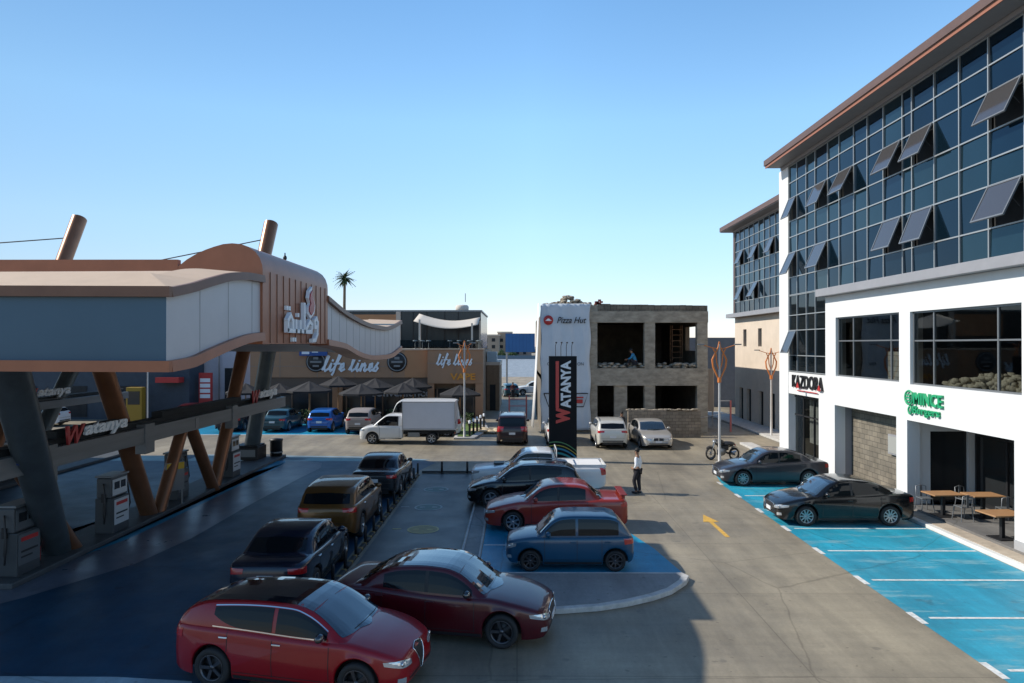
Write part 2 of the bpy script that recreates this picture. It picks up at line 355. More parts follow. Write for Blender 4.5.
# ---------------------------------------------------------------- vehicles
def resample(pts, n):
    d = [0]
    for i in range(1, len(pts)): d.append(d[-1]+math.dist(pts[i-1], pts[i]))
    out = []
    for k in range(n):
        t = d[-1]*k/(n-1); i = 1
        while i < len(pts)-1 and d[i] < t: i += 1
        q = (t-d[i-1])/max(1e-9, d[i]-d[i-1]); out.append(tuple(lerp(a, b, q) for a, b in zip(pts[i-1], pts[i])))
    return out
def paint(name, c, rough=.28, metal=.0, coat=1.0):
    return mat('paint '+name, c, rough, metal, spec=.35, coat=coat*.7, var=.05, vscale=.8)
WHEELS = {}
def wheel_meshes(r, wdt, spokes, dark):
    k = (round(r, 3), wdt, spokes, dark)
    if k in WHEELS: return WHEELS[k]
    t = MB(); rr = r*.67; h = wdt/2
    t.lathe([(rr, -h*.8), (r*.86, -h), (r*.97, -h*.8), (r, -h*.3), (r, h*.3), (r*.97, h*.8), (r*.86, h), (rr, h*.8), (rr*.98, h*.2)], axis='y', n=28)
    ri = MB(); ri.lathe([(rr*1.01, h*.85), (rr*.96, h*.9), (rr*.9, h*.6), (rr*.88, h*.1)], axis='y', n=28)
    ri.lathe([(0.001, h*.72), (r*.13, h*.7), (r*.15, h*.3)], axis='y', n=12)
    for i in range(spokes):
        a = 2*math.pi*i/spokes; ca, sa = math.cos(a), math.sin(a); w0, w1 = r*.075, r*.055 if spokes > 7 else r*.09
        vs = []
        for (q, ww, y0) in ((r*.08, w0, h*.66), (rr*.93, w1, h*.78)):
            for s_ in (-1, 1):
                for yy in (y0, y0-.03): vs.append((ca*q-sa*s_*ww, yy, sa*q+ca*s_*ww))
        ri.add(vs, [(0,2,6,4), (1,5,7,3), (0,4,5,1), (2,3,7,6), (4,6,7,5)])
    hb = MB().lathe([(0.001, h*.05), (rr*.9, h*.05), (rr*.92, -h*.5), (0.001, -h*.5)], axis='y', n=20)
    WHEELS[k] = (t.mesh('tyre', m_rub), ri.mesh('rim', m_rimd if dark else m_rim), hb.mesh('wheel', m_black)); return WHEELS[k]
def add_wheel(root, x, y, r, wdt, side, spokes, dark, steer=0):
    t, ri, hb = wheel_meshes(r, wdt, spokes, dark)
    w_ = bpy.data.objects.new('wheel', hb); col.objects.link(w_); w_.parent = root; w_.location = (x, y, r)
    w_.rotation_euler = (0, 0, (0 if side > 0 else math.pi)+steer)
    for nm, me in (('tyre', t), ('rim', ri)):
        o = bpy.data.objects.new(nm, me); col.objects.link(o); o.parent = w_
STY = {
 'sedan': dict(L=4.55, W=1.80, H=1.45, wb=2.70, fo=.88, r=.325,
   top=lambda L: [(0,.60),(.02,.84),(.07,.95),(.25,1.005),(.17*L,1.02),(.35*L,.975),(.6*L,.935),(.73*L,.93),(.84*L,.86),(L-.33,.76),(L-.12,.67),(L-.03,.58),(L,.48)],
   roof=lambda L,H: [(.11*L,.98),(.16*L,1.10),(.27*L,H-.10),(.36*L,H-.02),(.45*L,H),(.54*L,H-.02),(.60*L,H-.09),(.755*L,.90)], wB=.47, tumb=.76),
 'oldsedan': dict(L=4.5, W=1.76, H=1.46, wb=2.6, fo=.9, r=.315,
   top=lambda L: [(0,.58),(.02,.84),(.07,.95),(.2,.99),(.18*L,1.00),(.35*L,.965),(.6*L,.93),(.72*L,.93),(.84*L,.85),(L-.33,.75),(L-.1,.66),(L-.03,.56),(L,.46)],
   roof=lambda L,H: [(.145*L,.97),(.2*L,1.1),(.285*L,H-.08),(.37*L,H-.01),(.46*L,H),(.54*L,H-.025),(.595*L,H-.09),(.735*L,.91)], wB=.485, tumb=.76),
 'hatch': dict(L=4.3, W=1.78, H=1.47, wb=2.62, fo=.87, r=.33,
   top=lambda L: [(0,.55),(.02,.78),(.06,.93),(.15,1.02),(.3*L,1.0),(.6*L,.95),(.76*L,.94),(.86*L,.87),(L-.3,.78),(L-.1,.68),(L-.03,.58),(L,.45)],
   roof=lambda L,H: [(.015*L,.98),(.04*L,1.12),(.085*L,H-.16),(.17*L,H-.05),(.4*L,H),(.52*L,H-.02),(.59*L,H-.09),(.775*L,.92)], wB=.46, tumb=.76),
 'box': dict(L=3.3, W=1.44, H=1.405, wb=2.175, fo=.62, r=.27,
   top=lambda L: [(0,.50),(.02,.75),(.05,.86),(.12,.9),(.3*L,.89),(.7*L,.88),(.78*L,.87),(.9*L,.81),(L-.1,.74),(L-.03,.68),(L,.5)],
   roof=lambda L,H: [(.02*L,.88),(.05*L,1.02),(.14*L,H-.06),(.22*L,H-.01),(.45*L,H),(.56*L,H-.02),(.61*L,H-.07),(.775*L,.86)], wB=.45, tumb=.80),
 'suv': dict(L=4.4, W=1.85, H=1.65, wb=2.65, fo=.88, r=.35,
   top=lambda L: [(0,.62),(.02,.9),(.06,1.04),(.15,1.12),(.3*L,1.10),(.6*L,1.06),(.74*L,1.05),(.86*L,.99),(L-.25,.91),(L-.08,.82),(L-.02,.7),(L,.5)],
   roof=lambda L,H: [(.015*L,1.08),(.04*L,1.22),(.09*L,H-.16),(.16*L,H-.05),(.38*L,H),(.52*L,H-.02),(.60*L,H-.10),(.76*L,1.03)], wB=.47, tumb=.80),
 'van': dict(L=4.8, W=1.85, H=1.78, wb=2.9, fo=.9, r=.33,
   top=lambda L: [(0,.6),(.02,.9),(.05,1.02),(.12,1.08),(.3*L,1.06),(.6*L,1.02),(.78*L,1.0),(.88*L,.92),(L-.2,.82),(L-.06,.7),(L,.5)],
   roof=lambda L,H: [(.01*L,1.04),(.03*L,1.25),(.06*L,H-.12),(.12*L,H-.03),(.35*L,H),(.55*L,H-.03),(.64*L,H-.14),(.82*L,.98)], wB=.5, tumb=.84),
 'pickup': dict(L=5.25, W=1.76, H=1.68, wb=3.0, fo=.85, r=.345,
   top=lambda L: [(0,.95),(.02,1.03),(.08,1.06),(.36*L,1.06),(.5*L,1.06),(.72*L,1.06),(.85*L,1.0),(L-.15,.93),(L-.05,.84),(L,.62)],
   roof=lambda L,H: [(.365*L,1.03),(.37*L,1.2),(.385*L,H-.1),(.41*L,H-.02),(.5*L,H),(.58*L,H-.02),(.62*L,H-.09),(.735*L,1.03)], wB=.5, tumb=.82),
 'cab': dict(L=2.55, W=1.76, H=1.72, wb=1.4, fo=.8, r=.34,
   top=lambda L: [(0,1.02),(.1,1.04),(.45*L,1.06),(.62*L,1.06),(.75*L,1.03),(L-.3,.95),(L-.1,.85),(L-.02,.72),(L,.5)],
   roof=lambda L,H: [(.0,1.03),(.01,1.2),(.03,H-.06),(.12,H-.01),(.3*L,H),(.38*L,H-.04),(.44*L,H-.13),(.74*L,1.0)], wB=.1, tumb=.84),
}
def car(name, label, cat, loc, heading, style, pm, group=None, spokes=5, darkrim=False, rails=False, roofm=None, clad=False, chromewin=False,
        grille='bar', spoiler=False, tailw=.34, plate=True, doors=4, steer=0, hscale=1.0, **kw):
    S = dict(STY[style]); S.update(kw); L, W, H, wb, r = S['L'], S['W'], S['H'], S['wb'], S['r']
    top = S['top'](L); roof = S['roof'](L, H); W2 = W/2; tumb = S['tumb']; xf = L-S['fo']; xr = xf-wb; RA = r+.055; cab = style == 'cab'
    root = thing(name, label, cat, loc, R(heading), group); ox = L/2
    clear = .19 if style not in ('suv', 'pickup', 'cab') else .25
    plan = [(0,.60),(.02,.76),(.08,.88),(.25,.955),(.6,.985),(L*.5,1),(L-.75,.985),(L-.42,.94),(L-.18,.84),(L-.05,.70),(L,.52)]
    if style == 'cab': plan = [(0,.97),(.3,1),(L-.6,.985),(L-.3,.94),(L-.12,.86),(L-.03,.74),(L,.55)]
    if style == 'pickup': plan = [(0,.93),(.02,.97),(.1,.985),(1,1),(L-.7,.985),(L-.35,.94),(L-.14,.86),(L-.04,.74),(L,.55)]
    bw = lambda x: W2*pw(plan, x); zt = lambda x: pw(top, x)
    bot = [(0, clear+.17), (.1, clear+.06), (.4, clear), (L-.45, clear), (L-.12, clear+.02), (L, clear+.12)]
    if cab: bot = [(0, clear+.1), (L-.45, clear), (L-.12, clear+.02), (L, clear+.12)]
    def zb(x):
        z = pw(bot, x)
        for xw in ((xf,) if cab else (xf, xr)):
            if abs(x-xw) < RA: z = max(z, r+math.sqrt(max(0, RA*RA-(x-xw)**2)))
        return z
    xs = set([0, .008, .02, .04, .07, .11, .16, L, L-.008, L-.02, L-.04, L-.07, L-.11, L-.16]+[L*i/44 for i in range(45)])
    for xw in ((xf,) if cab else (xf, xr)):
        for a in range(0, 181, 9): xs.add(xw+RA*math.cos(R(a)))
        xs.add(xw-RA-.004); xs.add(xw+RA+.004)
    xs = sorted(x for x in xs if 0 <= x <= L); xs = [x for i, x in enumerate(xs) if i == 0 or x-xs[i-1] > 1e-4]
    rows = []
    for x in xs:
        wd, z0, z1 = bw(x), zb(x), zt(x); z0 = min(z0, z1-.1); f = z1-z0; crown = .035 if x > .5*L else .02
        zm = lambda t: z0+f*t
        zc = clear+ (z1-clear)*.55                      # crease height, independent of the arch
        zl = max(z0+.02, min(clear+.10, z1)); half = [(wd*.945, z0), (wd*.975, max(z0+.015, zl)), (wd*.995, max(z0+.03, lerp(clear, z1, .38))), (wd, max(z0+.045, zc)), (wd*.985, max(z0+.055, lerp(clear, z1, .74))),
                (wd*.978, max(z0+.06, z1-.085)), (wd*.955, z1-.035), (wd*.915, z1-.008), (wd*.84, z1+.004), (wd*.5, z1+crown*.8), (0, z1+crown)]
        row = [(x-ox, -y, z) for y, z in half] + [(x-ox, y, z) for y, z in half[-2::-1]]; rows.append(row)
    B = MB(); B.grid(rows, True); n = len(rows[0])
    for idx, fl in ((0, True), (-1, False)):
        r0 = rows[idx]; c = (r0[0][0], 0, (r0[0][2]+r0[n//2][2])/2)
        vs = r0+[c]; B.add(vs, [((k, k+1, n) if fl else (k+1, k, n)) for k in range(n-1)]+[((n-1, 0, n) if fl else (0, n-1, n))], True)
    # greenhouse
    rl = []; 
    for i in range(41):
        x = lerp(roof[0][0], roof[-1][0], i/40); rl.append(x)
    for p in roof: rl += [p[0], p[0]+.012, p[0]-.012]
    rl = sorted(set(x for x in rl if roof[0][0] <= x <= roof[-1][0]))
    zc_ = lambda x: pw(roof, x)
    def drop(x):
        if style == 'box': return .035+.03*max(0, min(1, (H-zc_(x))/(H-1.0)))
        k = max(0, min(1, (H-zc_(x))/(H-1.0))); return .045+.06*k
    def yr(x): 
        k = max(0, min(1, (zc_(x)-.9)/(H-.9))); return W2*lerp(.86, tumb, k)*(.97+.03*min(1, (x-roof[0][0])/.5))
    zrail = lambda x: zc_(x)-drop(x)
    yb = lambda x: bw(x)*.925
    grows = []
    for x in rl:
        a, z, d, wbt, zbt = yr(x), zc_(x), drop(x), yb(x), zt(x)-.02
        zr = max(z-d, zbt); a2 = a if z-d > zbt else wbt*.98
        h = [(wbt, zbt), (lerp(wbt, a2, .12)+.004, lerp(zbt, zr, .15)), (lerp(wbt, a2, .4)+.014, lerp(zbt, zr, .42)), (lerp(wbt, a2, .7)+.012, lerp(zbt, zr, .72)), (lerp(wbt, a2, .93)+.004, lerp(zbt, zr, .93)),
             (a2*.985, lerp(zr, z, .14)), (a2*.95, lerp(zr, z, .38)), (a2*.86, lerp(zr, z, .62)), (a2*.6, lerp(zr, z, .87)), (0, z)]
        h = [(y, min(zz, max(z, zbt))) for y, zz in h]
        grows.append([(x-ox, -y, zz) for y, zz in h]+[(x-ox, y, zz) for y, zz in h[-2::-1]])
    B.grid(grows, True)
    if cab or style == 'pickup':
        r0 = grows[0]; m_ = len(r0); B.add(r0+[(r0[0][0], 0, 1.0)], [(k, k+1, m_) for k in range(m_-1)])
    body = B.obj('body', pm, root, weld=True)
    bvh = BVHTree.FromPolygons([Vector(v) for v in B.v], B.f)
    def cast(o, d, off):
        h = bvh.ray_cast(Vector(o), Vector(d))
        if h[0] is None: return None
        nn = h[1]; 
        if nn.dot(Vector(d)) > 0: nn = -nn
        return h[0]+nn*off
    def patch(mb, c0, c1, fn, d, off=.004, nu=14, nv=6):
        a, b = resample(c0, nu), resample(c1, nu); P = [[cast(fn(*[lerp(p, q, j/(nv-1)) for p, q in zip(a[i], b[i])]), d, off) for j in range(nv)] for i in range(nu)]
        for i in range(nu-1):
            for j in range(nv-1):
                q = [P[i][j], P[i+1][j], P[i+1][j+1], P[i][j+1]]
                if all(q) and max((q[k]-q[(k+1)%4]).length for k in range(4)) < .45: mb.add(q, [(0,1,2,3)], True)
        return mb
    def side(s_): return (lambda x, z: (x-ox, s_*3, z)), (0, -s_, 0)
    # side windows
    x0w = next((x for x in rl if zrail(x)-.05 > zt(x)+.10), rl[0]); x1w = next((x for x in reversed(rl) if zrail(x)-.05 > zt(x)+.07), rl[-1])
    xB = S['wB']*L; hasrear = style not in ('pickup', 'cab')
    if hasrear: x0w += .05*L if style in ('sedan', 'oldsedan') else (.12*L if style in ('hatch','suv') else .05*L)
    spans = [(xB+.035, x1w-.01, 'front_window')]
    if style == 'cab': spans = [(.22, x1w-.01, 'front_window')]
    elif style == 'pickup': spans.append((x0w+.12, xB-.035, 'rear_window')) 
    else:
        spans.append((x0w, xB-.035, 'rear_window'))
        if style == 'van': spans[1] = (x0w+.26*L, xB-.035, 'rear_window'); spans.append((x0w, x0w+.26*L-.06, 'quarter_window'))
    for s_ in (-1, 1):
        fn, d = side(s_)
        for a, b, nm in spans:
            xx = [lerp(a, b, i/10) for i in range(11)]
            kick = (lambda x: .16*max(0, (a+.55-x)/.55)**2) if style in ('hatch', 'suv') and nm == 'rear_window' else (lambda x: 0)
            lo = [(x, zt(x)+.028+kick(x)) for x in xx]; hi = [(x, max(zrail(x)-.045, zt(x)+.05+kick(x))) for x in xx]
            patch(MB(), lo, hi, fn, d, .005, 20, 6).obj(nm, m_carglass, root)
        a, b = spans[-1][0], spans[0][1]
        if chromewin:
            xx = [lerp(a, b, i/20) for i in range(21)]
            patch(MB(), [(x, zt(x)+.004) for x in xx], [(x, zt(x)+.022) for x in xx], fn, d, .007, 30, 2).obj('window_trim', m_chrome, root)
            patch(MB(), [(x, max(zrail(x)-.035, zt(x)+.05)) for x in xx], [(x, max(zrail(x)-.02, zt(x)+.06)) for x in xx], fn, d, .007, 30, 2).obj('window_trim', m_chrome, root)
        elif style not in ('box',):
            patch(MB(), [(xB-.034, zt(xB)+.028), (xB+.034, zt(xB)+.028)], [(xB-.034, zrail(xB)-.045), (xB+.034, zrail(xB)-.045)], fn, d, .006, 3, 6).obj('door_pillar', m_black, root)
        # door gaps, sill
        gp = MB(); gx = [] if cab else [xB]
        gx += [min(xf-RA-.04, x1w+.05)]
        if hasrear and doors == 4: gx.append(xr+RA*.78 if style not in ('box',) else xr+RA+.02)
        if cab: gx.append(.16)
        if style == 'pickup': gx.append(.40*L)
        for g in gx:
            zlow = max(zb(g)+.07, clear+.1)
            patch(gp, [(g-.006, zlow), (g+.006, zlow)], [(g-.006, zt(g)-.01), (g+.006, zt(g)-.01)], fn, d, .003, 2, 10)
        a_, b_ = min(gx), max(gx); patch(gp, [(a_, clear+.115), (b_, clear+.115)], [(a_, clear+.127), (b_, clear+.127)], fn, d, .003, 20, 2)
        gp.obj('door_seam', m_black, root)
        si = MB(); sa = (.05 if cab else xr+RA+.02); patch(si, [(sa, clear+.01), (xf-RA-.02, clear+.01)], [(sa, clear+.075), (xf-RA-.02, clear+.075)], fn, d, .006, 20, 3); si.obj('sill', m_black, root)
        if clad:
            for xw in (xf, xr):
                cl = MB(); aa = [R(8+164*i/20) for i in range(21)]
                patch(cl, [(xw+(RA+.002)*math.cos(t), r+(RA+.002)*math.sin(t)) for t in aa], [(xw+(RA+.07)*math.cos(t), r+(RA+.07)*math.sin(t)) for t in aa], fn, d, .009, 30, 3)
                cl.obj('arch_cladding', m_black, root)
        # handles
        hx = [(.3 if cab else xB+.09)] + ([xr+.30*wb*.3] if hasrear and doors == 4 else [])
        for g in hx:
            p = cast((g-ox, s_*3, zt(g)-.13), d, .012)
            if p: MB().cbox(p, (.16, .03, .028)).obj('door_handle', m_chrome if chromewin else pm, root, .006)
        # mirror
        mx = x1w-.10; p = cast((mx-ox, s_*3, zt(mx)+.04), d, 0)
        if p:
            mb = MB(); mb.blob((p[0]+.02, p[1]+s_*.12, p[2]+.05), (.075, .105, .075), 3, 8, .02); mb.tube([(p[0]+.04, p[1]-s_*.01, p[2]), (p[0]+.03, p[1]+s_*.08, p[2]+.03)], .022, 6)
            mb.obj('mirror', roofm if roofm else pm, root)
        # headlamps, tail lamps
        yl = W2*.70; zl = pw(top, L-.16)-.10 if style != 'box' else .62
        hl = MB(); D = Vector((-math.cos(R(38)), -s_*math.sin(R(38)), 0)); U = Vector((-math.sin(R(38)), s_*math.cos(R(38)), 0)); A = Vector((L-ox-.10, s_*yl, 0))
        fn2 = lambda u, z: A+U*u-D*2+Vector((0,0,z))
        hw = .26 if style != 'box' else .17; hz = .075*hscale if style not in ('box', 'cab', 'pickup') else .085
        patch(hl, [(-hw*.9, zl-hz), (0, zl-hz*.8), (hw*1.1, zl+hz*.15)], [(-hw*.9, zl-hz*.05), (0, zl+hz*.75), (hw*1.15, zl+hz*1.0)], fn2, D, .006, 14, 6); ho = hl.obj('headlight', m_lamp, root)
        iris = MB(); q = cast(fn2(.0, zl), D, .012)
        if q: iris.blob(q, (.02, .045, .04), 1, 8, 0); iris.obj('bulb_lens', m_chrome, ho)
        if not cab:
            zt2 = S.get('tz', (pw(top, .12)-.13)); D3 = Vector((math.cos(R(35)), -s_*math.sin(R(35)), 0)); U3 = Vector((math.sin(R(35)), s_*math.cos(R(35)), 0)); A3 = Vector((.08-ox, s_*W2*.78, 0))
            fn3 = lambda u, z: A3+U3*u-D3*2+Vector((0,0,z)); tlm = MB(); th = .075 if style not in ('van', 'pickup') else .17
            patch(tlm, [(-tailw*.6, zt2-th*.6), (tailw*.6, zt2-th)], [(-tailw*.6, zt2+th*.8), (tailw*.62, zt2+th)], fn3, D3, .007, 12, 6); tlm.obj('taillight', m_tail, root)
    # glass front and rear
    fnf = lambda y, z: (4, y, z); df = (-1, 0, 0)
    xw0 = roof[-2][0]; ztop_ = zc_(xw0)-.008; zbt = zc_(roof[-1][0])+.045+ (.02 if cab else 0)
    ya, ybm = yr(xw0)*.90, W2*.80
    bow = [(t, zbt-.0) for t in (-ybm, 0, ybm)]
    patch(MB(), [(-ybm, zbt+.02), (0, zbt), (ybm, zbt+.02)], [(-ya, ztop_-.035), (0, ztop_), (ya, ztop_-.035)], fnf, df, .006, 16, 10).obj('windshield', m_wscreen, root)
    wp = MB()
    for yy in (-.1, .38):
        pts = [cast((4, yy+t*.5*W2*1.1-.25, zbt+.035+.0*t), df, .012) for t in [i/6 for i in range(7)]]
        pts = [p for p in pts if p]
        if len(pts) > 3: wp.tube(pts, .007, 4)
    if wp.v: wp.obj('wiper', m_black, root)
    fnr = lambda y, z: (-4, y, z); dr = (1, 0, 0)
    if not cab:
        kb = 2 if style not in ('pickup',) else 2
        zr0, zr1 = max(zc_(roof[0][0])+.06, zt(roof[0][0])+.05), zc_(roof[kb][0])-.03
        yr0, yr1 = W2*.74, yr(roof[kb][0])*.88
        patch(MB(), [(-yr0, zr0+.015), (0, zr0), (yr0, zr0+.015)], [(-yr1, zr1-.03), (0, zr1), (yr1, zr1-.03)], fnr, dr, .006, 14, 8).obj('rear_windshield', m_carglass, root)
    # grille, intake, plates
    zg = pw(top, L-.16)-.13
    gw = W2*.40 if grille != 'shield' else .17
    if grille == 'shield': g0, g1 = [(-.04, .32), (.04, .32)], [(-.19, .70), (0, .73), (.19, .70)]
    elif grille == 'kidney': g0, g1 = [(-.30, zg-.06), (0, zg-.09), (.30, zg-.06)], [(-.28, zg+.07), (0, zg+.08), (.28, zg+.07)]
    elif grille == 'small': g0, g1 = [(-W2*.45, zg-.03), (W2*.45, zg-.03)], [(-W2*.45, zg+.04), (W2*.45, zg+.04)]
    else: g0, g1 = [(-gw*.8, zg-.13), (gw*.8, zg-.13)], [(-gw, zg+.06), (0, zg+.075), (gw, zg+.06)]
    go = patch(MB(), g0, g1, fnf, df, .006, 14, 6).obj('grille', m_black, root)
    if grille in ('kidney', 'bar', 'shield'):
        ring = MB(); pts = [cast((4, y, z), df, .01) for y, z in resample([g0[0]]+list(g0[1:])+list(reversed(g1))+[g0[0]], 30)]; pts = [p for p in pts if p]
        if len(pts) > 5: ring.tube(pts, .010, 4); ring.obj('grille_trim', m_chrome, go)
        if grille == 'kidney': MB().cbox(cast((4, 0, zg), df, .01) or (L-ox, 0, zg), (.03, .05, .14)).obj('grille_trim', pm, go)
    patch(MB(), [(-W2*.5, clear+.07), (W2*.5, clear+.07)], [(-W2*.58, clear+.18), (W2*.58, clear+.18)], fnf, df, .006, 12, 4).obj('lower_intake', m_black, root)
    for s_ in (-1, 1):
        patch(MB(), [(s_*W2*.66, clear+.12), (s_*W2*.80, clear+.14)], [(s_*W2*.66, clear+.21), (s_*W2*.8, clear+.22)], fnf, df, .007, 4, 4).obj('fog_lamp', m_lamp, root)
    if not cab:
        patch(MB(), [(-W2*.62, clear+.16), (W2*.62, clear+.16)], [(-W2*.66, clear+.26), (W2*.66, clear+.26)], fnr, dr, .007, 12, 4).obj('rear_diffuser', m_black, root)
        bs = MB(); patch(bs, [(-W2*.8, .60), (W2*.8, .60)], [(-W2*.8, .612), (W2*.8, .612)], fnr, dr, .003, 16, 2)
        bs.obj('boot_seam', m_black, root)
    if plate:
        q = cast((4, 0, clear+.25), df, .014)
        if q and grille != 'shield': MB().cbox(q, (.012, .36, .12)).obj('number_plate', m_plate, root)
        if not cab:
            q = cast((-4, 0, .70 if style != 'pickup' else .6), dr, .014)
            if q: MB().cbox(q, (.012, .36, .13)).obj('number_plate', m_plate, root)
    if roofm:
        mb = MB(); fnt = lambda x, y: (x-ox, y, 4); a, b = roof[2][0]+.06, roof[-2][0]+.03
        patch(mb, [(a, -yr(a)*.86), (b, -yr(b)*.90)], [(a, yr(a)*.86), (b, yr(b)*.90)], fnt, (0,0,-1), .005, 16, 12); mb.obj('roof_panel', roofm, root)
    if rails:
        for s_ in (-1, 1):
            a, b = roof[2][0]+.15, roof[-2][0]-.12; pts = []
            for i in range(9):
                x = lerp(a, b, i/8); pts.append((x-ox, s_*yr(x)*.93, zc_(x)-drop(x)*.35+(.045 if 0 < i < 8 else 0)))
            MB().tube(pts, .016, 6).obj('roof_rail', m_rim if rails != 'black' else m_black, root)
    if spoiler:
        mb = MB(); 
        if style in ('oldsedan', 'sedan'):
            mb.cbox((.14-ox, 0, 1.12), (.22, W*.76, .035)); [mb.cbox((.15-ox, s_*W*.33, 1.06), (.12, .04, .12)) for s_ in (-1, 1)]
        else: mb.cbox((roof[2][0]-.07-ox, 0, zc_(roof[2][0])-.01), (.24, W*.62, .035))
        mb.obj('spoiler', pm, root, .012)
    # liners and underbody
    ub = MB(); ub.box(.12-ox, L-.2-ox, -W2*.62, W2*.62, clear+.01, clear+.30)
    for xw in ((xf,) if cab else (xf, xr)):
        for s_ in (-1, 1):
            aa = [R(180*i/14) for i in range(15)]; y0, y1 = s_*W2*.60, s_*W2*.955
            ub.grid([[(xw-ox+(RA+.004)*math.cos(t), y, r+(RA+.004)*math.sin(t)) for t in aa] for y in (y0, y1)], True)
            ub.add([(xw-ox+(RA+.004)*math.cos(t), y0, r+(RA+.004)*math.sin(t)) for t in aa], [tuple(range(15))])
    ub.obj('underbody', m_black, root)
    for xw in ((xf,) if cab else (xf, xr)):
        for s_ in (-1, 1): add_wheel(root, xw-ox, s_*(W2-.115), r, .21, s_, spokes, darkrim, steer if xw == xf else 0)
    return root
# ---------------------------------------------------------------- the setting
sheet('desert_ground', [(-1500,-200),(1500,-200),(1500,2500),(-1500,2500)], -.02, m_sand)
sheet('yard_paving', [(-75,-15),(45,-15),(45,84),(-75,84)], 0, m_ground)
m_far = ground_mat('distant road surface', (.36,.38,.40), (.30,.32,.34), (.25,.27,.28), .5, False)
sheet('distant_highway', [(-600,128),(600,128),(600,290),(-600,290)], -.012, m_far)
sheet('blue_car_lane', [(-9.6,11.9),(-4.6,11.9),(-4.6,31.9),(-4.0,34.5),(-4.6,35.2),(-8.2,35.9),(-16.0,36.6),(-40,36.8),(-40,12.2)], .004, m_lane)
sheet('painted_sunlit_ground', [(-30,9.6),(-5.6,9.6),(-5.2,11.2),(-5.6,12.05),(-7,12.2),(-30,12.3)], .008, ground_mat('pale sunlit ground', (.40,.52,.58), (.3,.42,.5), (.2,.3,.35), .5, False))  # pale colour paints a strip of sunlit ground before the canopy
o_, i_ = [], []
for Y_, xo, xi in ((12.6,-14.5,-16.0),(14.5,-12.4,-14.0),(16.0,-11.3,-13.2),(18.5,-10.1,-12.1),(21,-9.75,-11.6),(25,-9.7,-11.5),(30.5,-9.45,-11.4),(33.0,-9.25,-11.3),(34.4,-9.6,-11.4),(35.0,-10.6,-11.6)): o_.append((xo, Y_)); i_.append((xi, Y_))
for k in range(len(o_)-1): pass
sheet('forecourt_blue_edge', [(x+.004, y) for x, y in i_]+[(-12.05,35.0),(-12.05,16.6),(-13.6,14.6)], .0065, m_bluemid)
bd = MB(); bd.grid([[(x, y, .009) for x, y in o_], [(x, y, .009) for x, y in i_]], False, flip=True); tag(bd.obj('pump_forecourt_band', m_band), kind='structure')
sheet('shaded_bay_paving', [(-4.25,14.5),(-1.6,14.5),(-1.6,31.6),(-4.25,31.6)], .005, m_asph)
sheet('blue_parking_bays', [(-.98,17.58),(4.25,17.58),(3.9,20),(3.4,22),(3.3,29.6),(-.98,29.6)], .006, m_bluemid)
sheet('blue_parking_bays', [(8.42,7),(12.95,7),(12.95,31.8),(10.2,32.4),(9.6,31.4),(8.85,31.2),(8.5,29)], .006, m_bluelit)
ln = MB()
for Y_ in (12.55,14.95,17.35,19.8,22.2,24.6,27.0,29.4): ln.add([(8.75,Y_-.045,.011),(12.9,Y_-.045,.011),(12.9,Y_+.045,.011),(8.75,Y_+.045,.011)], [(0,1,2,3)]); ln.add([(8.42,Y_-.32,.011),(8.56,Y_-.32,.011),(8.56,Y_+.32,.011),(8.42,Y_+.32,.011)], [(0,1,2,3)])
for Y_ in (20.3,23.0,25.7,28.4): ln.add([(-.95,Y_-.04,.011),(3.3,Y_-.04,.011),(3.3,Y_+.04,.011),(-.95,Y_+.04,.011)], [(0,1,2,3)])
tag(ln.obj('parking_bay_lines', m_wpaint), kind='structure')
ar = MB().add([(6.29,21.2,.007),(6.43,21.2,.007),(6.43,23.1,.007),(6.29,23.1,.007)], [(0,1,2,3)]).add([(6.10,23.0,.009),(6.62,23.0,.009),(6.36,24.0,.009)], [(0,1,2)])
tag(ar.obj('road_arrow_marking', m_ypaint), kind='structure')
sheet('blue_bays_by_store', [(-22,45.2),(-8.6,45.2),(-8.6,51.9),(-22,51.9)], .006, m_bluemid)
sheet('pale_bay_edge', [(-22,45.0),(-8.6,45.0),(-8.6,45.195),(-22,45.195)], .008, m_wpaint)
sheet('painted_sunlit_lane_end', [(-17,36.65),(-8.4,36.0),(-4.8,35.25),(-4.4,35.45),(-8.2,36.35),(-17,37.0)], .010, ground_mat('pale sunlit lane', (.30,.42,.50), (.2,.3,.38), (.15,.2,.25), .5, False))  # paler blue paints the sunlit far end of the lane
# painted discs in the shaded bay
for k, (x, y, c, cc) in enumerate(((-3.25,28.1,(.03,.10,.09),(.35,.38,.38)), (-3.16,25.0,(.03,.10,.09),(.35,.38,.38)), (-2.95,22.0,(.22,.17,.03),(.4,.32,.1)))):
    b = MB(); b.lathe([(.001,.011),(.44,.011)], (x,y,0), n=28, smooth=False); tag(b.obj('painted_bay_disc', mat('bay disc %d' % k, c, .5, var=.3, vscale=5)), kind='structure')
    b = MB(); b.lathe([(.44,.0115),(.50,.0115)], (x,y,0), n=28, smooth=False)
    for s_ in (-1, 1): b.box(x+s_*.22-.09, x+s_*.22+.09, y-.06, y+.06, .0125, .0145)
    b.box(x-.98, x-.7, y+.02, y+.1, .009, .012)
    tag(b.obj('painted_bay_ring', mat('bay ring %d' % k, cc, .5, var=.3, vscale=7)), kind='structure')
# divider strip in front of the middle bays
sheet('bay_divider_strip', [(-1.56,17.58),(-1.0,17.58),(-1.0,31.0),(-1.56,31.0)], .010, m_pave)
b = MB()
for x in (-1.56, -1.06): b.box(x, x+.06, 17.6, 31, .012, .05)
tag(b.obj('bay_divider_edges', m_kerb), kind='structure')
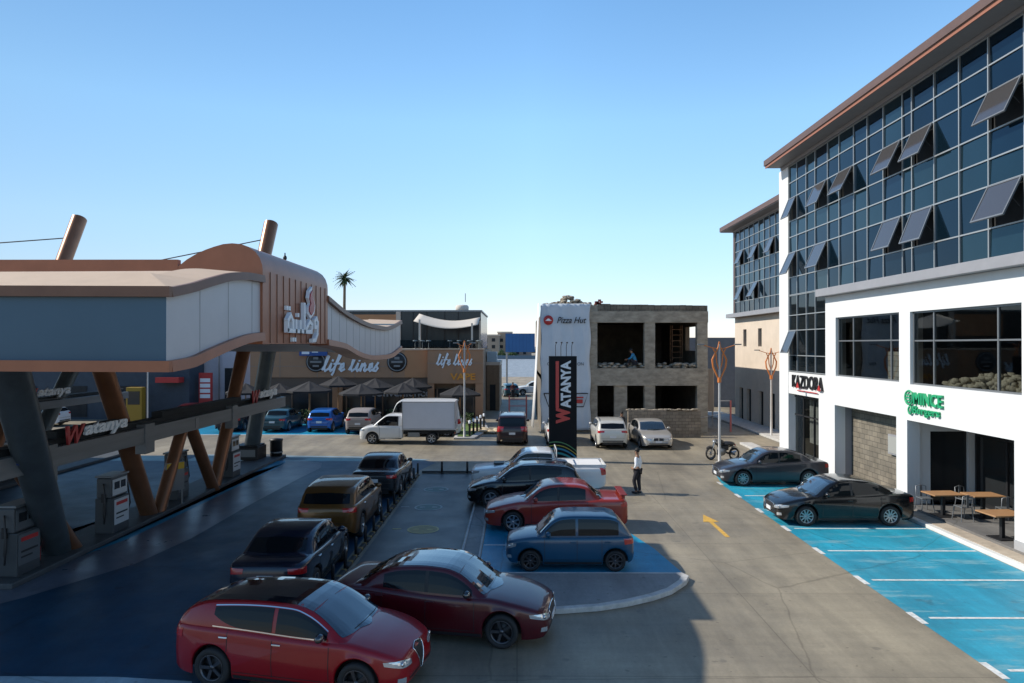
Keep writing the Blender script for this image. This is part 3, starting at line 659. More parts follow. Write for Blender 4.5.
# rounded kerb island
pts = [(-1.56,17.55),(4.12,17.55),(4.24,17.3),(4.09,16.95),(3.6,16.3),(3.1,15.9),(2.5,15.55),(1.81,15.27),(.93,15.1),(0,15.05),(-1.56,15.05)]
tag(MB().prism(pts, .002, .125).obj('kerb_island', m_kerb, bevel=.02), kind='structure')
ins = [(-1.4,17.43),(3.95,17.43),(4.02,17.25),(3.92,16.99),(3.5,16.42),(3.02,16.04),(2.44,15.7),(1.78,15.42),(.92,15.25),(0,15.2),(-1.4,15.2)]
tag(MB().prism(ins, .126, .131).obj('kerb_island_top', m_pave), kind='structure')
# kerbs and walkway on the right
tag(MB().box(12.97,13.17,6,24.4,0,.12).box(12.97,13.17,25.2,31.8,0,.12).obj('white_kerb', mat('painted kerb', (.68,.67,.64), .6, var=.1, vscale=4), bevel=.015), kind='structure')
tag(MB().prism([(9.35,33.3),(9.55,32.75),(10.3,32.5),(13.17,31.85),(13.7,31.85),(13.7,41),(13.0,41),(12.9,34.2),(9.7,34.2)], 0, .13).obj('walkway_by_shops', m_kerb, bevel=.02), kind='structure')
tag(MB().prism([(15.6,41),(17.4,41),(17.4,60),(15.6,60)], 0, .13).obj('alley_pavement', m_kerb, bevel=.02), kind='structure')
tag(MB().box(13.175,13.66,6,24.75,0,.13).obj('terrace_step', mat('sandstone step', (.42,.35,.27), .8, var=.2, vscale=4)), kind='structure')
tag(MB().box(13.665,16.4,6,24.75,0,.20).obj('terrace_floor', ground_mat('grey terrace tiles', (.22,.21,.20), (.17,.165,.16), (.1,.1,.1), .6, False)), kind='structure')
tag(MB().box(13.4,14.75,25.2,31.5,0,.10).obj('shop_threshold', m_pave), kind='structure')
tag(MB().box(-13.4,-11.95,16.5,36.2,0,.15).box(-22.4,-20.6,18,38,0,.15).obj('pump_island', mat('pump island concrete', (.06,.065,.07), .6, var=.2, vscale=3), bevel=.03), kind='structure')
tag(MB().prism([(-3.9,43.0),(-2.6,43.0),(-1.9,47.5),(-2.6,54),(-22,54),(-22,52.0),(-3.9,51.0)], 0, .12).obj('store_pavement', m_kerb, bevel=.02), kind='structure')
gr = MB().prism([(-3.7,43.4),(-2.95,43.4),(-2.35,47.6),(-2.8,50.5),(-3.7,50.5)], .125, .16).obj('lawn_strip', m_grass); tag(gr, kind='structure')
hz = MB()
for k in range(14):
    x = -160+k*26+rnd.uniform(-8,8); hz.prism([(x,520),(x+60,520),(x+60,560),(x,560)], -.02, 1.2+rnd.random()*2)
tag(hz.obj('distant_dunes', m_sand), kind='structure')

# ---------------------------------------------------------------- white office building
def holes_wall(mb, X0, X1, Y0, Y1, Z0, Z1, holes):
    ys = sorted({Y0, Y1, *[h[0] for h in holes], *[h[1] for h in holes]}); zs = sorted({Z0, Z1, *[h[2] for h in holes], *[h[3] for h in holes]})
    ys = [y for y in ys if Y0 <= y <= Y1]; zs = [z for z in zs if Z0 <= z <= Z1]
    for i in range(len(ys)-1):
        run = None
        for j in range(len(zs)-1):
            cy, cz = (ys[i]+ys[i+1])/2, (zs[j]+zs[j+1])/2
            solid = not any(h[0] < cy < h[1] and h[2] < cz < h[3] for h in holes)
            if solid: run = (run[0], zs[j+1]) if run else (zs[j], zs[j+1])
            if (not solid or j == len(zs)-2) and run: mb.box(X0, X1, ys[i], ys[i+1], *run); run = None
F = 13.7
A = thing('office_building', 'white rendered office block with blue glass curtain wall at the right of the yard', 'building', (F, 36.6, 0))
def ab(mb, name, m, bevel=0, parent=None):     # author in world coordinates, store under the building
    o = mb.obj(name, m, parent or A, bevel); 
    if parent is None or parent == A: o.location = (-F, -36.6, 0)
    return o
OP = [(31.9,35.6,0,3.38),(25.4,30.3,0,3.22),(19.4,24.7,0,3.17),(11.8,16.9,0,3.17),(25.2,30.2,4.47,6.98),(19.1,24.5,4.43,6.96),(12.2,17.4,4.43,6.96)]
wl = MB(); holes_wall(wl, F, F+.45, 8, 31.2, 0, 7.93, OP); holes_wall(wl, F, F+.45, 31.2, 35.4, 0, 4.45, OP)
wl.box(F-.02, F+.6, 35.4, 36.6, 0, 14.8); ab(wl, 'wall', m_white)
wb_ = MB().box(F+.46, 30, 36.2, 36.58, 0, 14.8).box(29.6, 30, 8, 36.2, 0, 14.8).box(F+.46, 29.6, 8, 8.3, 0, 14.8); ab(wb_, 'side_wall', m_white)
YM = [6.2,7.4,8.7,10,11.3,12.6,13.9,15.2,16.5,17.75,19.0,20.45,21.8,23.1,24.4,25.0,26.3,27.5,28.6,29.9,31.0,32.3,33.3,34.4,35.37]
ZM = [8.3,9.18,10.42,11.2,12.0,13.15,13.93,14.78]
ZL = [4.5,5.29,6.53,7.28,8.27]
far_panes = MB()
def curtain(root, XF, ym, zm, opens, conv, seed, offs=(0,0)):
    r_ = random.Random(seed); g = [MB(), MB(), MB()]; mu = MB()
    for i in range(len(ym)-1):
        for j in range(len(zm)-1):
            y0, y1, z0, z1 = ym[i], ym[i+1], zm[j], zm[j+1]
            if (round(y0,2), round(z0,2)) in opens: continue
            a, b2 = r_.gauss(0,.007), r_.gauss(0,.007)
            k = r_.choices([0,1,2],[5,5,2])[0] if not (abs(z0-11.2) < .1 or abs(z0-10.42) < .01) else r_.choices([0,2],[1,2])[0]
            tgt = MB(); mm_ = m_cg[k] if zm[-1] > 9 else m_cgd
            tgt.add([(XF-a-b2, y0, z0), (XF-a+b2, y1, z0), (XF+a+b2, y1, z1), (XF+a-b2, y0, z1)], [(0,3,2,1)])
            if root is A and y0 < 18.9: far_panes.add(tgt.v, tgt.f)
            else: conv(tgt, 'window_pane', mm_)
    for y in ym: mu.box(XF-.05, XF+.05, y-.022, y+.022, zm[0], zm[-1])
    for z in zm: mu.box(XF-.045, XF+.045, ym[0], ym[-1], z-.022, z+.022)
    conv(mu, 'mullion_grid', m_mull)
    for (y0, z0) in opens:
        i = [round(y,2) for y in ym].index(y0); j = [round(z,2) for z in zm].index(z0); y1, z1 = ym[i+1], zm[j+1]
        an = R(r_.uniform(21, 28)); h = z1-z0-.06
        w_ = bpy.data.objects.new('open_window', None); 
        fr = MB(); t = .045; yy0, yy1 = .03, y1-y0-.03
        fr.box(-t, 0, yy0, yy0+.05, -h, 0).box(-t, 0, yy1-.05, yy1, -h, 0).box(-t, 0, yy0+.05, yy1-.05, -.05, 0).box(-t, 0, yy0+.05, yy1-.05, -h, -h+.05)
        fo = fr.obj('open_window', m_frame, root); fo.location = Vector((XF-.055, y0, z1-.03)) + Vector(offs + (0,)); fo.rotation_euler = (0, an, 0)
        MB().box(-.03, -.018, yy0+.05, yy1-.05, -h+.05, -.05).obj('pane', m_sash, fo)
        bpy.data.objects.remove(w_)
        st = MB().tube([(0, yy0+.02, -h*.55), (h*.5*math.sin(an)+.03, yy0+.02, -h*.65)], .012, 5).obj('stay', m_black, fo)
m_sash = mat('open sash glass', (.13, .125, .13), .07, .6)
op1 = {(35.37-.97,12.0)}
O1 = [(34.4,12.0),(31.0,12.0),(28.6,12.0),(25.0,12.0),(23.1,12.0),(19.0,12.0),(34.4,9.18),(31.0,9.18),(25.0,9.18),(23.1,9.18),(19.0,9.18),(15.2,12.0),(13.9,9.18)]
curtain(A, F+.06, YM, ZM, O1, lambda mb, n, m: ab(mb, n, m), 3, (-F, -36.6))
curtain(A, F+.06, [31.2,32.3,33.3,34.4,35.37], ZL, [(34.4,5.29)], lambda mb, n, m: ab(mb, n, m), 5, (-F, -36.6))
fp_ = ab(far_panes, 'window_panes', m_cg[0]); fp_['kind'] = 'stuff'
ab(MB().box(F+.16, F+1.6, 6.2, 35.4, 8.0, 14.78).box(F+.16, F+1.6, 31.25, 35.4, 4.5, 7.99), 'floor_interior', m_dark)
ab(MB().box(F-.38, F+.40, 6.2, 31.35, 7.94, 8.27), 'ledge', m_grey, .01)
ab(MB().box(F-.80, F+16, 6.2, 36.3, 14.95, 15.05).box(F-.86, F+16, 6.2, 36.36, 15.055, 15.17), 'roof', m_soffit)
ab(MB().box(F-.84, F-.805, 6.2, 36.32, 14.93, 15.05), 'roof_trim', mat('orange trim', (.30,.12,.07), .5))
ab(MB().box(F-.90, F-.865, 6.2, 36.38, 15.06, 15.34).box(F-.865, F+4, 36.36, 36.38, 15.06, 15.34), 'roof_fascia', m_fascia)
ab(MB().box(F-.1, F+16, 6.2, 36.2, 14.79, 14.94), 'ceiling_slab', m_soffit)
# big showroom windows on the first floor
for (y0, y1, z0, z1, sp) in ((25.2,30.2,4.47,6.98,(25.95,28.85)), (19.1,24.5,4.43,6.96,(20.2,23.3)), (12.2,17.4,4.43,6.96,(13.3,16.3))):
    fr = MB(); X0, X1 = F+.10, F+.19
    fr.box(X0,X1,y0,y0+.06,z0,z1).box(X0,X1,y1-.06,y1,z0,z1).box(X0,X1,y0+.06,y1-.06,z1-.06,z1).box(X0,X1,y0+.06,y1-.06,z0,z0+.06)
    for s in sp: fr.box(X0+.01,X1-.01,s-.03,s+.03,z0+.06,z1-.06)
    zt_ = z0+(z1-z0)*.60; fr.box(X0+.02,X1-.02,y0+.06,y1-.06,zt_-.025,zt_+.025)
    fo = ab(fr, 'window', m_frame)
    MB().add([(F+.145,y0+.05,z0+.05),(F+.145,y1-.05,z0+.05),(F+.145,y1-.05,z1-.05),(F+.145,y0+.05,z1-.05)], [(0,3,2,1)]).obj('pane', m_clear, fo)
m_room = mat('showroom wall', (.07,.072,.075), .9, var=.2)
ab(MB().box(F+.46, F+4.5, 8.3, 31.2, 4.2, 4.40).box(F+4.3, F+4.5, 8.3, 31.2, 4.41, 7.9).box(F+.46, F+4.5, 24.75, 24.95, 4.41, 7.9).box(F+.46, F+4.5, 31.0, 31.2, 4.41, 7.9).box(F+.46,F+4.5,17.9,18.1,4.41,7.9).box(F+.46, F+4.5, 8.3, 31.2, 7.3, 7.5), 'showroom', m_room)
# ground floor shops
ab(MB().box(F+.46, F+.62, 35.4, 35.58, 0, 3.4).box(F+.46, F+5, 35.6, 35.8, 0, 4.1).box(F+.46, F+5, 31.5, 31.7, 0, 4.1).box(F+4.8, F+5, 31.7, 35.6, 0, 4.1).box(F+.46, F+5, 31.5, 35.8, 3.6, 3.8), 'shop_interior', m_room)
sf = MB(); X0, X1 = F+.30, F+.38
for y in (31.93, 33.1, 34.3, 35.5): sf.box(X0, X1, y, y+.07, .1, 3.3)
sf.box(X0, X1, 32.0, 35.5, 3.2, 3.36).box(X0, X1, 32.0, 35.5, 2.3, 2.36).box(X0, X1, 32.0, 35.5, .1, .2)
sfo = ab(sf, 'shop_front', m_black); MB().add([(F+.34,31.95,.1),(F+.34,35.55,.1),(F+.34,35.55,3.3),(F+.34,31.95,3.3)], [(0,3,2,1)]).obj('pane', m_clear, sfo)
ab(MB().box(F+.75, F+.95, 25.0, 30.8, 0, 3.6), 'passage_wall', m_block)
ab(MB().box(F+.46, F+.74, 30.32, 30.6, 0, 3.4).box(F+.46, F+.74, 25.1, 25.38, 0, 3.4).box(F+.46, F+.74, 25.38, 30.32, 3.25, 3.45), 'passage_reveal', m_grey)
# terrace back walls and glazing
tw = MB(); tw.box(F+.46, F+.9, 24.85, 25.05, .2, 3.4).box(F+.9, F+2.45, 24.85, 25.05, 2.75, 3.4).box(F+2.25, F+2.5, 24.85, 25.05, .2, 2.75)
ab(tw, 'terrace_wall', m_white)
ab(MB().box(F+.92, F+2.24, 24.97, 25.0, .22, 2.74), 'terrace_window', m_storedark)
ab(MB().box(F+2.5, F+2.56, 8.3, 24.85, .2, 3.4), 'terrace_glazing', m_storedark)
tm = MB()
for y in (12,15,18,19.6,21.4,23.2,24.75): tm.box(F+2.43, F+2.5, y-.04, y+.04, .2, 3.2)
tm.box(F+2.44, F+2.5, 8.3, 24.8, .2, .32).box(F+2.44, F+2.5, 8.3, 24.8, 2.6, 2.68); ab(tm, 'terrace_frame', m_black)
ab(MB().box(F+.46, F+2.6, 8.3, 24.9, 3.41, 3.55), 'terrace_ceiling', m_white)
[ab(q, 'plinth', mat('stone plinth', (.36,.36,.37), .7, var=.1)) for q in MB().box(F-.03, F, 16.92, 19.38, 0, .45).box(F-.03, F, 24.72, 25.38, 0, .45).split()]
# lettering on the facade
t = thing('shop_sign', 'black KAZDORA shop lettering with red accents on the white wall', 'sign', (F-.03, 33.1, 3.98))
text('letters', 'KAZDORA', m_blk, t, (0,0,.05), ROT_WEST, 1, .04, width=3.5, height=.62, offset=.012)
for y in (-.98, 1.02-.0, -1.5):
    pass
for y in (.92, -1.48): MB().extr([(-.075,y-.18,-.25),(-.075,y+.18,-.25),(-.075,y,.02)], (-.02,0,0)).obj('red_accent', m_red, t)
text('small_letters', 'FASHION', m_red, t, (0,-.2,-.42), ROT_WEST, 1, .02, width=1.7, height=.09) if False else None
MB().box(-.04,-.02,-1.2,1.1,-.40,-.36).obj('red_line', m_red, t)
t = thing('shop_sign', 'green MINCE Burgers lettering with a round badge on the white wall', 'sign', (F-.03, 23.65, 3.80))
text('upper_word', 'MINCE', m_green, t, (0,-.28,.17), ROT_WEST, 1, .05, width=1.62, height=.42, offset=.018)
text('lower_word', 'Burgers', m_green, t, (0,-.18,-.26), ROT_WEST, 1, .05, width=1.5, height=.34, offset=.012)
bdg = MB(); bdg.tube([(-.03, .82+.24*math.cos(a), .17+.24*math.sin(a)) for a in [2*math.pi*i/20 for i in range(21)]], .035, 5)
for k in range(3): bdg.box(-.07,-.02,.68,.96,.04+k*.1,.09+k*.1)
bdg.tube([(-.03, .75+.10*math.cos(a), -.26+.13*math.sin(a)) for a in [2*math.pi*i/12 for i in range(13)]], .035, 5); bdg.obj('badge', m_green, t)
# passage fittings
t = thing('electrical_box', 'grey electrical box on the blockwork wall of the passage', 'electrical box', (F+.74, 26.7, 2.0)); MB().box(-.14,0,-.42,.42,-.38,.38).obj('cabinet', m_grey, t, .01); MB().box(-.16,-.143,-.36,.36,-.32,.32).obj('door', mat('cabinet door', (.33,.33,.31), .5), t)
t = tag(MB().tube([(0,0,0),(-.03,.1,-.4),(-.05,-.15,-.9),(-.05,-.05,-1.5)], .03, 6).obj('red_hose', m_red, None, loc=(F+.70,26.2,1.75)), 'red hose hanging below the grey electrical box in the passage', 'hose')
# showroom contents
rk = MB(); rr = random.Random(5)
for k in range(230):
    y = rr.uniform(19.3,23.6); h = .26*math.exp(-((y-21.4)/1.1)**2)+.20+.10*math.exp(-((y-19.4)/.5)**2); x = F+.5+rr.random()*.9
    rk.blob((x, y, 4.42+h*rr.random()), (.10+.08*rr.random(), .10+.08*rr.random(), .07+.06*rr.random()), k, 4, .35)
tag(rk.obj('rock_heap', m_rock), 'heap of pale broken stone behind the right hand showroom window', 'rubble', kind='stuff')
t = tag(MB().box(F+.55, F+1.15, 25.3, 27.0, 4.41, 5.55).obj('block_stack', brick_mat('pale blocks', (.60,.54,.44),(.5,.45,.37),(.25,.22,.18),.4,.2)), 'stack of pale blocks behind the left hand showroom window', 'block stack')
t = thing('shop_curtain', 'pale folded curtain hanging in the clothes shop window', 'curtain', (F+.75, 34.1, 1.0)); cb = MB()
cb.grid([[(.06*math.sin(i*1.3)+rnd.uniform(-.01,.01), -.55+1.1*i/22, z) for i in range(23)] for z in (0, .9, 2.1)]); cb.obj('cloth', mat('pale curtain cloth', (.6,.57,.52), .9, var=.15, vscale=4), t)
for k, (y, z, c) in enumerate(((33.9,.75,'ochre'),(33.0,.1,'dark'))):
    pass
t = thing('shop_mannequin', 'headless dark mannequin standing behind the clothes shop glass', 'mannequin', (F+.9, 32.8, .1))
MB().lathe([(.02,0),(.03,.6),(.10,.75),(.16,.95),(.12,1.15),(.17,1.35),(.16,1.45),(.05,1.52),(.04,1.6)], n=14).obj('torso', m_blk, t); MB().lathe([(.001,0),(.2,0),(.2,.02),(.02,.03)], n=14).obj('base', m_black, t)

# ---------------------------------------------------------------- second office block
F2 = 17.4
B2 = thing('office_building', 'farther office block with glass upper floors over a plain cream wall, beyond the white block', 'building', (F2, 56, 0))
def ab2(mb, name, m, bevel=0): o = mb.obj(name, m, B2, bevel); o.location = (-F2, -56, 0); return o
YM2 = [44.0+1.08*i for i in range(12)]
O2 = [(round(YM2[k],2), z) for k, z in ((9,12.0),(6,12.0),(9,9.18),(6,9.18),(3,12.0))]
curtain(B2, F2+.02, [round(y,2) for y in YM2], ZM, O2, lambda mb, n, m: ab2(mb, n, m), 9, (-F2, -56))
h2 = []
for y in (53.2, 49.9): h2.append((y, y+.75, 5.7, 7.0))
for y in (54.0, 52.2, 49.6, 47.4): h2.append((y, y+.95, 0, 2.5))
wl = MB(); holes_wall(wl, F2, F2+.4, 38, 56, 0, 7.95, h2); wl.box(F2+.4, 30, 55.6, 56, 0, 14.8).box(F2+.4,30,38,38.4,0,14.8); ab2(wl, 'wall', m_cream)
for h in h2: 
    ab2(MB().box(F2+.2, F2+.26, h[0], h[1], h[2], h[3]), 'window' if h[2] > 1 else 'door', m_dark)
ab2(MB().box(F2-.06, F2+.5, 55.9, 56.25, 8.3, 14.8), 'corner_pier', m_fascia)
ab2(MB().box(F2-.55, F2+.5, 43.5, 56.6, 7.96, 8.27), 'ledge', m_grey)
ab2(MB().box(F2+.25, F2+1.5, 44, 55.8, 8.28, 14.78), 'floor_interior', m_dark)
ab2(MB().box(F2-.80, 31, 40, 57.2, 14.95, 15.13), 'roof', m_soffit); ab2(MB().box(F2-.86, F2-.805, 40, 57.26, 15.0, 15.34).box(F2-.8, 31, 57.21, 57.26, 15.0, 15.34), 'roof_fascia', m_fascia)
ab2(MB().box(F2-.1, 31, 40, 56.3, 14.79, 14.94), 'ceiling_slab', m_soffit)
# dark wall closing the right alley, pale hoarding
t = tag(MB().box(0, 9, 0, .3, 0, 6.5).obj('boundary_wall', mat('dark grey render', (.20,.20,.215), .8, var=.1), None, loc=(15.5, 66, 0)), 'tall plain dark grey wall closing the alley behind the unfinished building', 'wall')
t = thing('hoarding_panel', 'pale pink hoarding panel standing beside the unfinished concrete building', 'panel', (13.55, 51, 0)); MB().box(-.6,.75,0,.08,1.0,4.1).obj('panel', m_cream, t)
# turned to catch the sun
t.rotation_euler = (0,0,R(-35)); MB().box(-.55,-.48,.09,.16,0,4.0).box(.6,.67,.09,.16,0,4.0).obj('post', m_pole, t)

# ---------------------------------------------------------------- unfinished concrete building
U = thing('unfinished_building', 'two storey bare concrete building shell with open bays and a rough parapet', 'building', (1.53, 46.7, 0))
def au(mb, name, m, bevel=0): o = mb.obj(name, m, U, bevel); o.location = (-1.53, -46.7, 0); return o
YF, YB = 46.7, 60
c = MB()
for x0, x1, z0, z1 in ((1.6,5.35,0,7.3),(8.5,9.2,0,7.3),(12.0,12.7,0,7.3)):
    c.box(x0,x1,YF,YF+.5,z0,z1)
c.box(6.5,7.35,YF+.1,YF+.5,0,3.1); [au(q, 'column', m_conc) for q in c.split()]
au(MB().box(1.6,12.72,YF-.05,YF+.5,7.3,8.05).box(1.6,12.72,YF-.05,YF+.5,3.1,4.25), 'beam', m_conc)
p_ = MB(); x = 5.4
while x < 12.7:
    x2 = min(12.7, x+.42); p_.box(x, x2-.012, YF, YF+.2, 8.06, 8.42+rnd.uniform(-.015,.02)+ .12*(12.7-x)/7.3); x = x2
au(p_, 'parapet', m_block)
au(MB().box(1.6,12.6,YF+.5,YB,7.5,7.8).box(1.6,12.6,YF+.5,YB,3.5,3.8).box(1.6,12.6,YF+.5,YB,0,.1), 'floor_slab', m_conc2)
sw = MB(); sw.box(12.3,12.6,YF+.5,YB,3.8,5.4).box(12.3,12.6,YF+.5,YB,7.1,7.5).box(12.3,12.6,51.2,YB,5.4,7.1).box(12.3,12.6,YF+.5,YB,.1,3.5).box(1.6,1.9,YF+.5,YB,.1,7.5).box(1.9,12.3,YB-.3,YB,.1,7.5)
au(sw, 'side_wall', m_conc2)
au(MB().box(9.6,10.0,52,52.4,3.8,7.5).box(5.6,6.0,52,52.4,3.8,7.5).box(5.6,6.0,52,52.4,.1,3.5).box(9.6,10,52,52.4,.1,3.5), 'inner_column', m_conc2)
rb = MB(); rr = random.Random(8)
for k in range(90):
    x = rr.uniform(2.3,4.7); h = .55*math.exp(-((x-3.5)/.75)**2); rb.blob((x, YF+.6+rr.random()*1.2, 8.5+h*rr.random()*1.1+.05), (.13+.08*rr.random(),.15,.09), k, 4, .35)
for k in range(40): rb.blob((rr.uniform(1.7,5.4), YF+.2+rr.random()*.5, 8.42+rr.random()*.2), (.13,.15,.09), k, 4, .35)
au(rb, 'roof_rubble', m_stonew)
au(MB().box(1.6,5.38,YF+.02,YF+.9,8.06,8.46), 'roof_edge', m_conc)
bk = MB()
for k in range(7): bk.box(5.2+.11*(k%4), 5.2+.11*(k%4)+.1+.1, YF+.0+.1*(k//4), YF+.2, 8.5+.12*(k//3), 8.61+.12*(k//3))
tag(bk.obj('brick_pile', mat('red bricks', (.30,.07,.05), .8)), 'small pile of red bricks on the parapet of the unfinished building', 'bricks')
rb2 = MB(); rr = random.Random(4)
for k in range(120):
    x = rr.uniform(5.5,12); rb2.blob((x, YF+rr.random()*.9+.1, 4.27+rr.random()*.28), (.18,.2,.10), k, 4, .35)
au(rb2, 'slab_rubble', m_conc)
sc = thing('scaffold', 'rusty scaffold ladder frame inside the upper bay of the unfinished building', 'scaffold', (11.3, 49.5, 3.8)); sm_ = MB()
for x in (-.35,.35):
    for y in (0,.6): sm_.tube([(x,y,0),(x,y,3.4)], .035, 5)
for k in range(8): sm_.tube([(-.35,0,.3+.4*k),(.35,0,.3+.4*k)], .03, 5); sm_.tube([(-.35,.6,.3+.4*k),(-.35,0,.5+.4*k)], .02, 5)
sm_.obj('frame', mat('rusty tube', (.16,.09,.05), .8, var=.3), sc)
# rubble wall in front
t = thing('stone_wall', 'low pale blockwork wall in front of the unfinished building behind the parked silver sedan', 'wall', (7.0, 44.1, 0))
MB().box(0,2.4,0,.35,0,1.72).box(2.4,4.55,.02,.35,0,1.62).obj('wall', m_rubwall, t)
cm = MB(); rr = random.Random(3)
for k in range(20): cm.blob((rr.uniform(0,4.5), .17, 1.68+rr.random()*.06), (.16+.1*rr.random(), .14, .06), k, 4, .3)
cm.obj('loose_stones', m_stonew, t)
# banner with advertisement
bn = thing('banner', 'tall white Pizza Hut banner hung over the left of the unfinished building', 'banner', (3.2, 46.5, 0)); rows = []
for j in range(40):
    z = .15+8.4*j/39; rows.append([(-1.62+3.28*i/24+(0.05*math.sin(j*.5) if i in (0,24) else 0), .03*math.sin(i*.9+j*.18)+.02*math.sin(j*.4+i*2.1)-.02*math.cos(i*.3-j*.25), z) for i in range(25)])
cl = MB(); cl.grid(rows); bo = cl.obj('cloth', m_banner, bn); md = bo.modifiers.new('thick','SOLIDIFY'); md.thickness = .01
dk = MB(); dk.lathe([(.001,-.115),(.31,-.115),(.32,-.10)], (0,0,0), 'y', 26); d_ = dk.obj('red_disc', m_red, bn); d_.location = (-1.12,0,7.45)
MB().extr([(-.2,-.125,-.03),(-.12,-.125,.03),(-.05,-.125,.10),(.06,-.125,.10),(.12,-.125,.03),(.24,-.125,-.02),(.1,-.125,-.05),(-.1,-.125,-.05)], (0,-.008,0)).obj('emblem', m_letter, d_)
text('brand_lettering', 'Pizza Hut', m_blk, bn, (.42,-.12,7.45), ROT_FRONT, 1, .008, shear=.35, width=1.95, height=.42, offset=.01)
text('notice_lettering', 'C', m_blk, bn, (-1.12,-.12,4.55), ROT_FRONT, 1, .005, height=.2); text('notice_lettering', 'ON', m_blk, bn, (1.0,-.12,4.55), ROT_FRONT, 1, .005, height=.2)
fr = MB(); q = [(-1.45,2.55),(1.75,2.55),(1.42,1.75),(-1.2,1.75)]
q = [(-1.42,2.6),(1.5,2.6),(1.2,1.72),(-1.1,1.72)]
fr.tube([(x,-.12,z) for x, z in q+[q[0]]], .035, 4); fr.obj('logo_outline', m_blk, bn)
MB().box(.25,1.2,-.13,-.12,2.28,2.38).box(.45,1.15,-.13,-.12,1.95,2.2).box(-.9,.2,-.13,-.12,2.28,2.38).obj('logo_fill', m_red, bn)
dr = MB(); dr.grid([[(1.46,46.3,8.55),(1.40,47.2,8.6)], [(1.38,46.2,6.0),(1.30,47.2,6)], [(1.25,46.1,3.2),(1.14,47.2,3.2)], [(1.08,46.0,.35),(.95,47.2,.35)]], True)
o = dr.obj('drape', m_sail, None); md = o.modifiers.new('t','SOLIDIFY'); md.thickness = .015; o.data.materials[0] = mat('white cloth', (.72,.71,.70), .85, var=.05)
tag(o, 'narrow sunlit white cloth hanging from roof to ground beside the banner', 'cloth')
# pylon sign
P = thing('pylon_sign', 'tall black Watanya pylon sign with vertical red and white lettering', 'sign', (2.28, 34.8, 0))
MB().box(-.69,.69,0,.32,.0,5.25).obj('slab', mat('pylon black', (.008,.009,.012), .6, spec=.2), P, .01)
mv = Matrix(((0,-1,0),(0,0,-1),(1,0,0))); ev = mv.to_euler()
text('white_letters', 'ATANYA', m_letter, P, (.14,-.012,3.86), ev, 1, .02, shear=-.12, width=2.36, height=.50, offset=.045)
text('red_initial', 'W', m_red2 if False else mat('sign red', (.62,.06,.05), .4), P, (.0,-.012,2.30), ev, 1, .02, width=.80, height=.70, offset=.07)
MB().box(-.36,-.20,-.03,-.003,2.68,5.0).obj('red_stripe', mat('sign red', (.62,.06,.05)), P)
for k, (c, z0, w_) in enumerate((((.10,.28,.12),.95,.05), ((.55,.45,.06),.78,.04), ((.02,.22,.36),.62,.09), ((.03,.30,.32),.40,.10))):
    b = MB(); pts = [(-.69+1.38*i/12, z0-.45*(i/12)**2+.10*math.sin(i/12*3)) for i in range(13)]
    b.grid([[(x,-.005-.001*k,z-w_/2) for x, z in pts], [(x,-.005-.001*k,z+w_/2) for x, z in pts]], False); b.obj('wave_stripe', mat('wave %d' % k, c, .4), P)
for k in range(4):
    x = -.36+.27*k; b = MB(); b.tube([(x,.16,5.25),(x,.14,5.75),(x+.03,.05,5.9)], .016, 6); b.blob((x+.03,.03,5.92), (.05,.05,.04), k, 6, 0); b.obj('spotlight', m_black, P)

# ---------------------------------------------------------------- lamp posts
def lamp_post(label, x, y, h=5.85, arms=1.0):
    t = thing('street_lamp', label, 'street lamp', (x, y, 0), 0, 'lamp posts with orange ornaments')
    MB().lathe([(.001,0),(.2,0),(.2,.06),(.075,.12),(.06,1.2),(.045,h-.3),(.04,h)], n=14).obj('pole', m_pole, t)
    b = MB()
    for s_ in (-1, 1):
        b.tube([(0,-.02,h-1.75),(s_*.10,0,h-1.55),(s_*.30,0,h-1.1),(s_*.34,0,h-.75),(s_*.20,0,h-.45),(s_*.05,0,h-.15),(0,0,h+.12)], [.03,.04,.045,.045,.04,.035,.03], 8)
        b.tube([(0,0,h-1.3),(s_*.13,0,h-.9),(s_*.16,0,h-.5),(s_*.30,0,h-.22)], .03, 8)
    b.tube([(0,0,h-1.85),(0,0,h-1.6)], .09, 10); b.obj('ornament', m_orange, t)
    for s_ in (-1, 1):
        a = MB(); a.tube([(s_*.02,0,h-.25),(s_*.35*arms,0,h-.18),(s_*.75*arms,0,h-.05)], .022, 6); ao = a.obj('arm', m_orange, t)
        MB().cbox((s_*.88*arms,0,h-.02), (.34,.14,.06)).obj('lamp_head', m_frame, ao, .015)
    return t
lamp_post('lamp post with orange ornament rising from the kerb tip beside the motorcycle', 9.72, 33.7)
lamp_post('lamp post with orange ornament in the alley beside the white block corner', 16.0, 44.2, 5.5)
lamp_post('slim lamp post with orange ornament standing behind the white box truck', -3.25, 43.3, 5.95, .6)
# ---------------------------------------------------------------- filling station canopy
K = thing('station_canopy', 'wavy filling station canopy with bronze trims and a bronze sign drum on leaning columns', 'canopy', (-6, 12, 0))
def ak(mb, name, m, bevel=0, weld=False): o = mb.obj(name, m, K, bevel, weld=weld); o.location = (6, -12, 0); return o
near = [(11.93,6.62,5.53),(12.7,6.76,5.58),(13.46,6.93,5.72),(14.6,7.15,5.92),(15.55,7.24,6.05),(16.35,7.26,6.1)]
far = [(21.9,7.18,5.98),(24.1,6.84,5.86),(25.9,6.66,5.60),(27.5,6.54,5.44),(29,6.48,5.37),(31.6,6.46,5.36),(33,6.55,5.40),(35.9,6.9,5.75)]
def smooth_path(p, n=24):
    a = [(q[0], q[1]) for q in p]; b = [(q[0], q[2]) for q in p]
    return [(y, pw(a, y), pw(b, y)) for y in [lerp(p[0][0], p[-1][0], i/n) for i in range(n+1)]]
